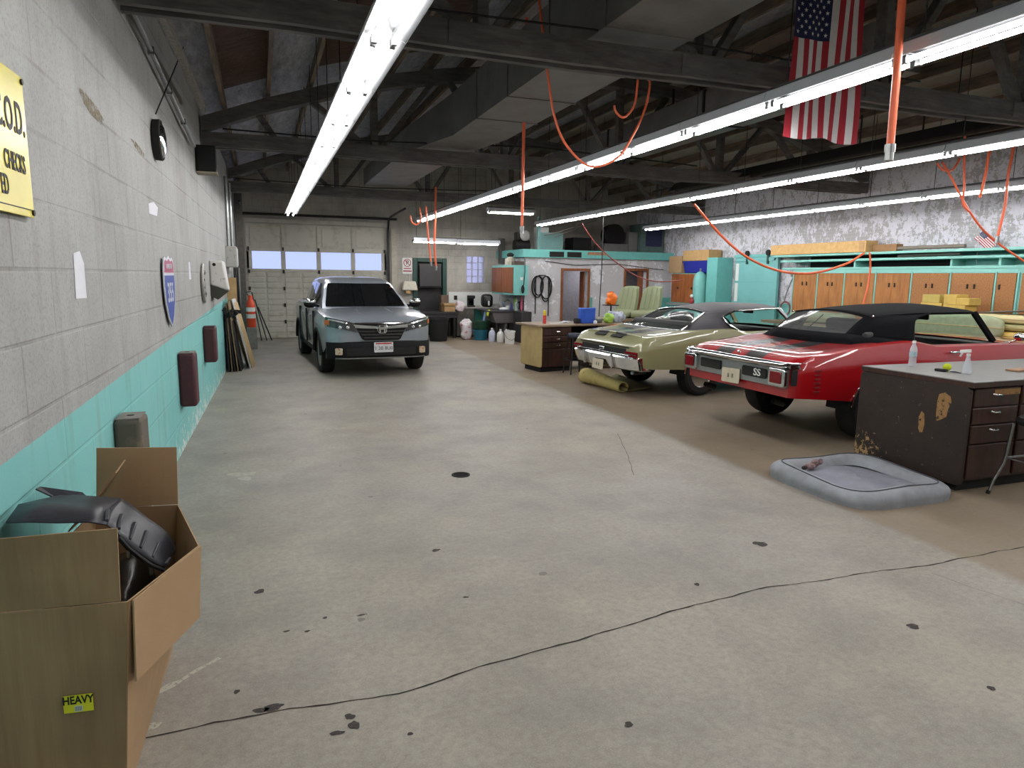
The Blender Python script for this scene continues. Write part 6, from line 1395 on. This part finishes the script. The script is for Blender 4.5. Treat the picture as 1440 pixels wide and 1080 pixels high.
# ------------------------------------------------------------------ seats on a table
t = thing('work_table', 'low brown table holding the pair of green car seats', 'table', (8.3, 14.2, 0))
MB().bx(7.35, 9.05, 13.7, 14.75, .84, .89).build('table_top', m_dtop, t, W=True, bevel=.006)
for x, y in ((7.45, 13.8), (8.95, 13.8), (7.45, 14.65), (8.95, 14.65)): MB().bx(x-.03, x+.03, y-.03, y+.03, 0, .84).build('leg', m_dsteel, t, W=True)
m_gseat = mat('pale green vinyl', (146, 155, 120), .5, var=.06, scale=5)
def carseat(x, y, label):
    t = thing('car_seat', label, 'car seat', (x, y, .89), .62, 'pale green car seats on the table')
    M = Matrix.Identity(4)
    MB().box((-.12, 0, .10), (.62, .50, .16), ry=-.06).build('seat_cushion', m_gseat, t, bevel=.06, seg=3)
    b = MB(); rows = []
    for s in np.linspace(0, 1, 9):
        w_ = .235-.05*s**3; z = .12+.62*s; x_ = .15+.22*s
        rows.append([(x_-.05+.05*(2*c-1)**2*-1, w_*(2*c-1), z+(.0 if s < 1 else -.06*(2*c-1)**2)) for c in np.linspace(0, 1, 9)]+[(x_+.09-.03*abs(2*c-1), w_*(2*c-1), z-.02*(2*c-1)**2) for c in np.linspace(1, 0, 9)]); rows[-1].append(rows[-1][0])
    b.grid(rows); b.add(rows[-1][:-1], [tuple(range(18))]); b.build('seat_back', m_gseat, t, smooth=60, weld=True)
    for sgn in (-.12, 0, .12): MB().tube([(.11+.2*s-.05, sgn, .2+.5*s) for s in (0, .5, 1)], .006, 5).build('pleat', mat('green piping', (124, 132, 96), .5), t)
    MB().bx(-.35, .2, -.2, .2, 0, .03).build('seat_base', m_dark, t)
carseat(8.05, 14.3, 'pale green car seat on the brown table, left one of the pair'); carseat(8.52, 14.02, 'pale green car seat on the brown table, right one with its full back showing')
t = thing('orange_bag', 'bright orange bag bunched up left of the green car seats', 'bag', (7.58, 14.05, 1.2))
lump(MB().ell((0, 0, .12), (.13, .09, .14), 24, 16, pw=.7), .3, 9).build('bag_body', mat('orange film', (255, 128, 40), .5, var=.1, bump=.5, bs=16), t, smooth=60); MB().lathe([(.03, .24), (.06, .30), (.0, .27)], 10).build('bag_neck', mat('orange film', (255, 128, 40)), t)
t = thing('bag_stand', 'thin dark stand under the orange bag', 'stand', (7.58, 14.05, .89)); MB().cyl((0, 0, 0), (0, 0, .30), .02, 8).build('pole', m_dsteel, t); MB().bx(-.16, .14, -.12, .12, .29, .31).build('stand_plate', m_dark, t); MB().bx(-.12, .12, -.1, .1, 0, .02).build('base', m_dark, t)
tag(MB().bx(9.3, 9.75, 13.9, 14.4, 0, 1.02).build('white_drum', mat('pale drum', (176, 180, 190), .5), W=True, bevel=.06), 'pale grey container standing right of the green car seats', 'container')
# ------------------------------------------------------------------ right wall
XW = 11.43
t = thing('storage_cabinet', 'tall storage cabinet with two orange brown wooden doors in the far right corner', 'cabinet', (11.6, 16.8, 0))
MB().bx(XW, XR-.01, 16.12, 17.5, .0, 1.97).build('cabinet_body', m_teal2, t, W=True)
m_obrown = wood('orange brown ply', (172, 104, 54), (128, 70, 34), .45)
for y0_, y1_ in ((16.14, 16.78), (16.80, 17.48)): d_ = MB().bx(XW-.02, XW, y0_, y1_, 1.14, 1.95).build('door', m_obrown, t, W=True, bevel=.004); MB().bx(XW-.035, XW-.02, (y0_+y1_)/2-.03, (y0_+y1_)/2+.03, 1.52, 1.58).build('door_pull', m_dsteel, d_, W=True)
MB().bx(XW-.15, XW, 16.14, 17.5, 1.06, 1.12).build('ledge', mat('grey ledge', (150, 156, 156), .5), t, W=True)
tag(MB().bx(XW-.05, XR-.05, 16.98, 17.62, 1.98, 2.46).build('cardboard_carton', m_card, W=True, bevel=.006), 'tan cardboard carton on the tall storage cabinet, next to the partition', 'box'); tag(MB().bx(XW-.05, XR-.05, 15.72, 16.92, 2.31, 2.60).build('cardboard_carton', mat('golden cardboard', (190, 154, 104), .8), W=True, bevel=.006), 'flat golden cardboard carton on top of the blue storage bin', 'box')
t = thing('storage_bin', 'dark blue plastic storage bin under the flat golden carton', 'bin', (11.6, 16.3, 1.98)); m_bin = mat('blue bin', (36, 48, 160), .4); MB().hexa([(XW, 15.78, 1.98), (XR-.06, 15.78, 1.98), (XR-.06, 16.86, 1.98), (XW, 16.86, 1.98), (XW-.05, 15.74, 2.28), (XR-.04, 15.74, 2.28), (XR-.04, 16.9, 2.28), (XW-.05, 16.9, 2.28)]).build('bin_body', m_bin, t, W=True, bevel=.012); MB().bx(XW-.06, XR-.04, 15.72, 16.92, 2.27, 2.305).build('bin_rim', m_bin, t, W=True)
tag(MB().bx(XR-.2, XR-.01, 15.72, 16.1, 0, 1.98).build('bin_support', m_teal2, W=True), 'teal upright panel beside the orange brown cabinet doors', 'panel')
t = thing('gas_cylinder', 'teal painted gas cylinder standing beside the wooden cabinet doors', 'cylinder', (11.3, 15.93, 0)); MB().lathe([(0, 0), (.17, 0), (.18, .03), (.18, 1.78), (.15, 1.92), (.07, 2.0), (0, 2.02)], 24).build('cylinder_body', m_teal, t, smooth=40); MB().cyl((0, 0, 2.0), (0, 0, 2.1), .03, 10).build('valve', m_steel, t)
t = thing('regulator', 'small red and white regulator hanging on the teal gas cylinder', 'regulator', (11.08, 15.95, 1.15)); MB().ell((0, 0, .06), (.07, .07, .08), 12, 8).build('regulator_body', mat('regulator red', (170, 60, 66), .5), t, smooth=60); MB().ell((0, .02, .2), (.05, .05, .05), 10, 8).build('regulator_gauge', m_white, t, smooth=60)
tag(MB().bx(XW-.1, XR-.01, 15.26, 15.70, 0, 2.38).build('teal_column', m_teal2, W=True, bevel=.01), 'square teal column between the gas cylinder and the sliding door', 'column')
m_tdoor = mat('teal sliding door', (120, 186, 186), .5, var=.06, scale=3)
d5 = structure('door_5'); MB().bx(XR-.13, XR-.08, 13.42, 15.02, .05, 2.36).build('door_leaf', m_tdoor, d5, W=True, bevel=.006)
for z in (1.28, 1.75): MB().bx(XR-.136, XR-.13, 13.45, 15.0, z, z+.008).build('door_seam', m_dado, d5, W=True)
MB().bx(XR-.15, XR-.13, 13.42, 13.56, .05, 2.36).bx(XR-.15, XR-.13, 13.5, 15.0, 2.27, 2.36).build('door_stile', m_tdoor, d5, W=True, bevel=.004)
MB().bx(XR-.138, XR-.13, 14.86, 14.98, 1.25, 1.72).bx(XR-.138, XR-.13, 14.86, 14.98, 1.78, 2.22).build('bare_strip', m_white, d5, W=True)
for y in (14.55, 13.78): MB().lathe([(0, 0), (.07, 0), (.07, .04), (0, .04)], 18, Matrix.Translation((XR-.17, y, 2.47))@Matrix.Rotation(PI/2, 4, 'Y')).build('roller', m_dark, d5, W=True); MB().bx(XR-.16, XR-.13, y-.03, y+.03, 2.2, 2.47).build('roller_strap', m_dgreen, d5, W=True)
tr4 = MB().bx(XR-.12, XR-.02, 12.4, 15.1, 2.37, 2.44).build('trim_4', m_teal2); tag(tr4, kind='structure')
tag(MB().tube([(XR-.05, 12.95, 1.9), (XR-.05, 12.95, 0)], .022, 8).tube([(XR-.05, 13.05, 1.92), (XR-.05, 12.9, 1.92)], .03, 8).tube([(XR-.06, 13.0, 1.85), (XR-.1, 13.12, 1.5), (XR-.12, 13.15, 1.3)], .012, 6).build('riser_pipe', m_steel, W=True, smooth=50), 'grey riser pipe with a hanging hose between the teal door and shelves', 'pipe')
tag(MB().tube([(XR-.08, 13.15+.16*math.cos(a), 1.14+.16*math.sin(a)) for a in np.linspace(0, 2*PI, 25)[:-1]], .022, 6, closed=True).build('hose_ring', mat('dull red hose', (150, 96, 90), .6), W=True, smooth=60), 'dull red coil of hose hung low beside the riser pipe', 'hose')
# shelves
sh = thing('shelving', 'long teal painted wall shelves above the row of wooden cabinets', 'shelf', (11.6, 9.5, 2.05))
m_ts = mat('shelf teal', (136, 200, 192), .5, var=.06, scale=6)
for z, y1_, x0_ in ((2.335, 13.2, 11.36), (2.215, 13.0, 11.4), (2.045, 12.95, 11.42)): MB().bx(x0_, XR-.01, 4.5, y1_, z, z+.045).build('shelf_board', m_ts, sh, W=True, bevel=.004)
MB().bx(XR-.06, XR-.005, 4.5, 9.35, 2.26, 2.38).bx(XR-.06, XR-.005, 4.5, 7.9, 2.09, 2.22).bx(XR-.06, XR-.005, 7.9, 8.78, 2.09, 2.215).build('shelf_back', m_ts, sh, W=True)
MB().bx(XR-.03, XR-.004, 4.5, 12.5, 2.06, 2.34).build('shelf_void', m_dark, sh, W=True)
for y in (8.8, 7.95, 10.9): MB().bx(11.45, XR-.01, y-.02, y+.02, 2.06, 2.24).build('shelf_bracket', m_ts, sh, W=True)
t = thing('long_carton', 'long tan cardboard carton lying on the teal shelves', 'box', (11.6, 11.9, 2.38)); MB().bx(11.34, 11.66, 10.56, 13.28, 2.382, 2.61).build('carton_body', mat('bright cardboard', (206, 168, 112), .8), t, W=True, bevel=.008); MB().bx(11.335, 11.345, 10.6, 10.72, 2.40, 2.60).build('carton_tape', mat('tan tape', (186, 146, 92), .4), t, W=True)
tag(MB().bx(11.45, 11.62, 9.95, 10.5, 2.385, 2.52).build('wood_block', mat('wood block', (150, 112, 72), .7), W=True, bevel=.004), 'short brown wood block on the shelf right of the long carton', 'block')
tag(MB().tube([(11.5, 10.2, 2.44), (11.48, 7.6+1.0, 2.43)], .035, 10).build('cardboard_tube', mat('grey tube', (130, 120, 108), .7), W=True, smooth=50), 'long grey brown tube lying on the top teal shelf', 'tube'); tag(MB().tube([(11.46, 9.9, 2.29), (11.46, 8.65, 2.30)], .025, 10).build('cardboard_tube', mat('dark tube', (84, 86, 80), .6), W=True, smooth=50), 'thin dark tube lying on the middle teal shelf', 'tube')
# cabinets under the shelves
m_cabw = wood('cabinet oak ply', (182, 126, 72), (146, 92, 50), .5, sc=(3, 3, .35)); m_chip = mat('chipboard door', (176, 124, 74), .6, var=.2, scale=45, rgb2=(132, 86, 50))
edges = [12.58, 11.86, 11.12, 10.35, 9.55, 8.78, 7.98, 7.62, 6.85, 6.1]
prot = None
for i in range(9):
    y1_, y0_ = edges[i], edges[i+1]; wd = y1_-y0_
    lab = ['first oak wall cabinet, at the end of the row beside the riser pipe', 'second oak wall cabinet from the riser pipe', 'third oak wall cabinet from the riser pipe, behind the hanging orange hose', 'fourth wall cabinet from the riser pipe, over the black canvas top', 'fifth wall cabinet from the riser pipe, chipboard doors above the soft top peak', 'sixth wall cabinet from the riser pipe, behind the yellow foam blocks', 'seventh wall cabinet, narrow one right of the yellow foam blocks', 'eighth wall cabinet from the riser pipe, right of the wide dark gap', 'last wall cabinet at the right edge'][i]
    m_ = m_cabw if i < 4 else m_chip
    t = thing('wooden_cabinet', lab, 'cabinet', (XW+.2, (y0_+y1_)/2, 1.0), 0, 'wooden cabinets under the teal shelves')
    MB().bx(XW+.02, XR-.01, y0_+.004, y1_-.004, 1.0, 2.04).build('cabinet_body', m_ts, t, W=True)
    n = 1 if wd < .5 else 2
    gap = .10 if i == 7 else .03
    for k in range(n):
        a = y0_+.022+(wd-.044)/n*k; b_ = a+(wd-.044)/n-.003
        if i == 7: b_ -= .04
        d_ = MB().bx(XW, XW+.02, a, b_, 1.02, 1.965).build('door', m_, t, W=True)
        yh = b_-.06 if k == 0 else a+.06
        MB().bx(XW-.015, XW, yh-.012, yh+.012, 1.70, 1.78).build('door_handle', m_dsteel, d_, W=True)
    MB().bx(XW-.012, XW+.02, y1_-.028, y1_-.002, 1.0, 1.985).build('divider_strip', m_ts, t, W=True)
    if i == 0: MB().bx(XW+.0, XW+.02, y0_, y1_-.002, 1.98, 2.045).build('top_rail', m_ts, t, W=True)
    else: MB().bx(XW+.0, XW+.02, y0_, y1_-.002, 1.97, 2.045).build('top_rail', m_ts, t, W=True)
# bench under the cabinets with foam and cream upholstery
t = thing('long_workbench', 'long workbench along the right wall under the wooden cabinets', 'workbench', (11.2, 9.2, 0)); MB().bx(10.45, XR-.02, 5.6, 12.4, .88, .94).build('bench_top', m_dtop, t, W=True, bevel=.006)
for y in (5.8, 8.0, 10.2, 12.2): MB().bx(10.62, 10.7, y-.04, y+.04, 0, .88).bx(11.6, 11.68, y-.04, y+.04, 0, .88).build('leg', m_dsteel, t, W=True)
m_foam = mat('yellow foam', (222, 190, 104), .9, var=.1, scale=12, bump=.15); m_foam2 = mat('pale yellow foam', (206, 186, 108), .9, var=.1, scale=12)
for (y0_, y1_, z0_, z1_, m_, lab) in ((8.33, 8.72, .94, 1.46, m_foam, 'large yellow foam block forming the base of the left stack'), (8.38, 8.7, 1.462, 1.60, m_foam2, 'dull yellow foam block on top of the left stack'), (7.92, 8.3, .94, 1.44, m_foam, 'big yellow foam block beneath the two right blocks'), (8.08, 8.3, 1.442, 1.61, m_foam, 'taller yellow foam block in the middle of the foam stack'), (7.86, 8.075, 1.442, 1.555, m_foam, 'lower right yellow foam block of the foam stack')):
    tag(MB().bx(10.72, 11.0, y0_, y1_, z0_, z1_).build('foam_block', m_, W=True, bevel=.006), lab, 'foam block', 'yellow foam blocks on the bench')
m_uph = mat('cream vinyl', (222, 210, 160), .45, var=.06, scale=4)
def cush(name, lab, y0_, y1_, x0_, x1_, z0_, z1_, m_=m_uph, pw=.45):
    t = thing(name, lab, 'cushion', ((x0_+x1_)/2, (y0_+y1_)/2, z0_), 0, 'cream upholstery on the bench'); MB().ell((0, 0, (z1_-z0_)/2), ((x1_-x0_)/2, (y1_-y0_)/2, (z1_-z0_)/2), 30, 14, pw=pw).build('cushion_pad', m_, t, smooth=60)
    MB().tube([((x1_-x0_)/2*.995*math.copysign(abs(math.cos(a))**pw, math.cos(a)), (y1_-y0_)/2*.995*math.copysign(abs(math.sin(a))**pw, math.sin(a)), (z1_-z0_)/2) for a in np.linspace(0, 2*PI, 41)[:-1]], .008, 5, closed=True).build('cushion_piping', mat('cream piping', (190, 170, 116), .5), t, smooth=60)
cush('seat_cushion', 'yellow tan seat cushion at the bottom of the cream pile', 5.8, 7.45, 10.58, 11.15, .94, 1.08, mat('golden vinyl', (226, 190, 104), .5))
cush('seat_cushion', 'green cream seat cushion in the middle of the cream pile', 6.0, 7.8, 10.62, 11.2, 1.08, 1.19, mat('green cream vinyl', (172, 168, 116), .5))
cush('seat_cushion', 'long pale cream seat back on top of the pile at the right edge', 5.9, 7.85, 10.66, 11.24, 1.19, 1.33)
cush('seat_cushion', 'pale green seat back standing on the bench, seen through the red car side window', 7.15, 8.95, 10.46, 10.64, .94, 1.31, mat('pale green cushion', (170, 184, 150), .5))
cush('seat_cushion', 'second pale green cushion on the bench, behind the black canvas top', 10.4, 11.9, 10.7, 11.2, .94, 1.16, mat('pale green cushion', (170, 184, 150), .5))
t = thing('grey_panel', 'curved dark grey panel lying on the cream seat back at the right edge', 'panel', (11.1, 6.9, 1.33)); MB().grid([[(10.75+.45*u, 6.1+1.6*v, 1.335+.1*math.sin(PI*.5*(1-v))*(1)) for u in np.linspace(0, 1, 5)] for v in np.linspace(0, 1, 10)]).build('panel_skin', mat('grey shell', (112, 108, 104), .5), t, W=True, solid=.02, smooth=60)
# ------------------------------------------------------------------ light and colour
wd = bpy.data.worlds.new('sky'); SC.world = wd; wd.use_nodes = True; bg = wd.node_tree.nodes['Background']; bg.inputs[0].default_value = (.52, .60, 1.0, 1); bg.inputs[1].default_value = .85
vs = SC.view_settings; vs.view_transform = 'Standard'; vs.look = 'None'; vs.exposure = .95; vs.gamma = 1.0
try: vs.use_curve_mapping = False
except Exception: pass
SC.cycles.max_bounces = 8; SC.cycles.diffuse_bounces = 4; SC.cycles.glossy_bounces = 4; SC.cycles.transparent_max_bounces = 12; SC.cycles.sample_clamp_indirect = 6; SC.cycles.caustics_reflective = False; SC.cycles.caustics_refractive = False
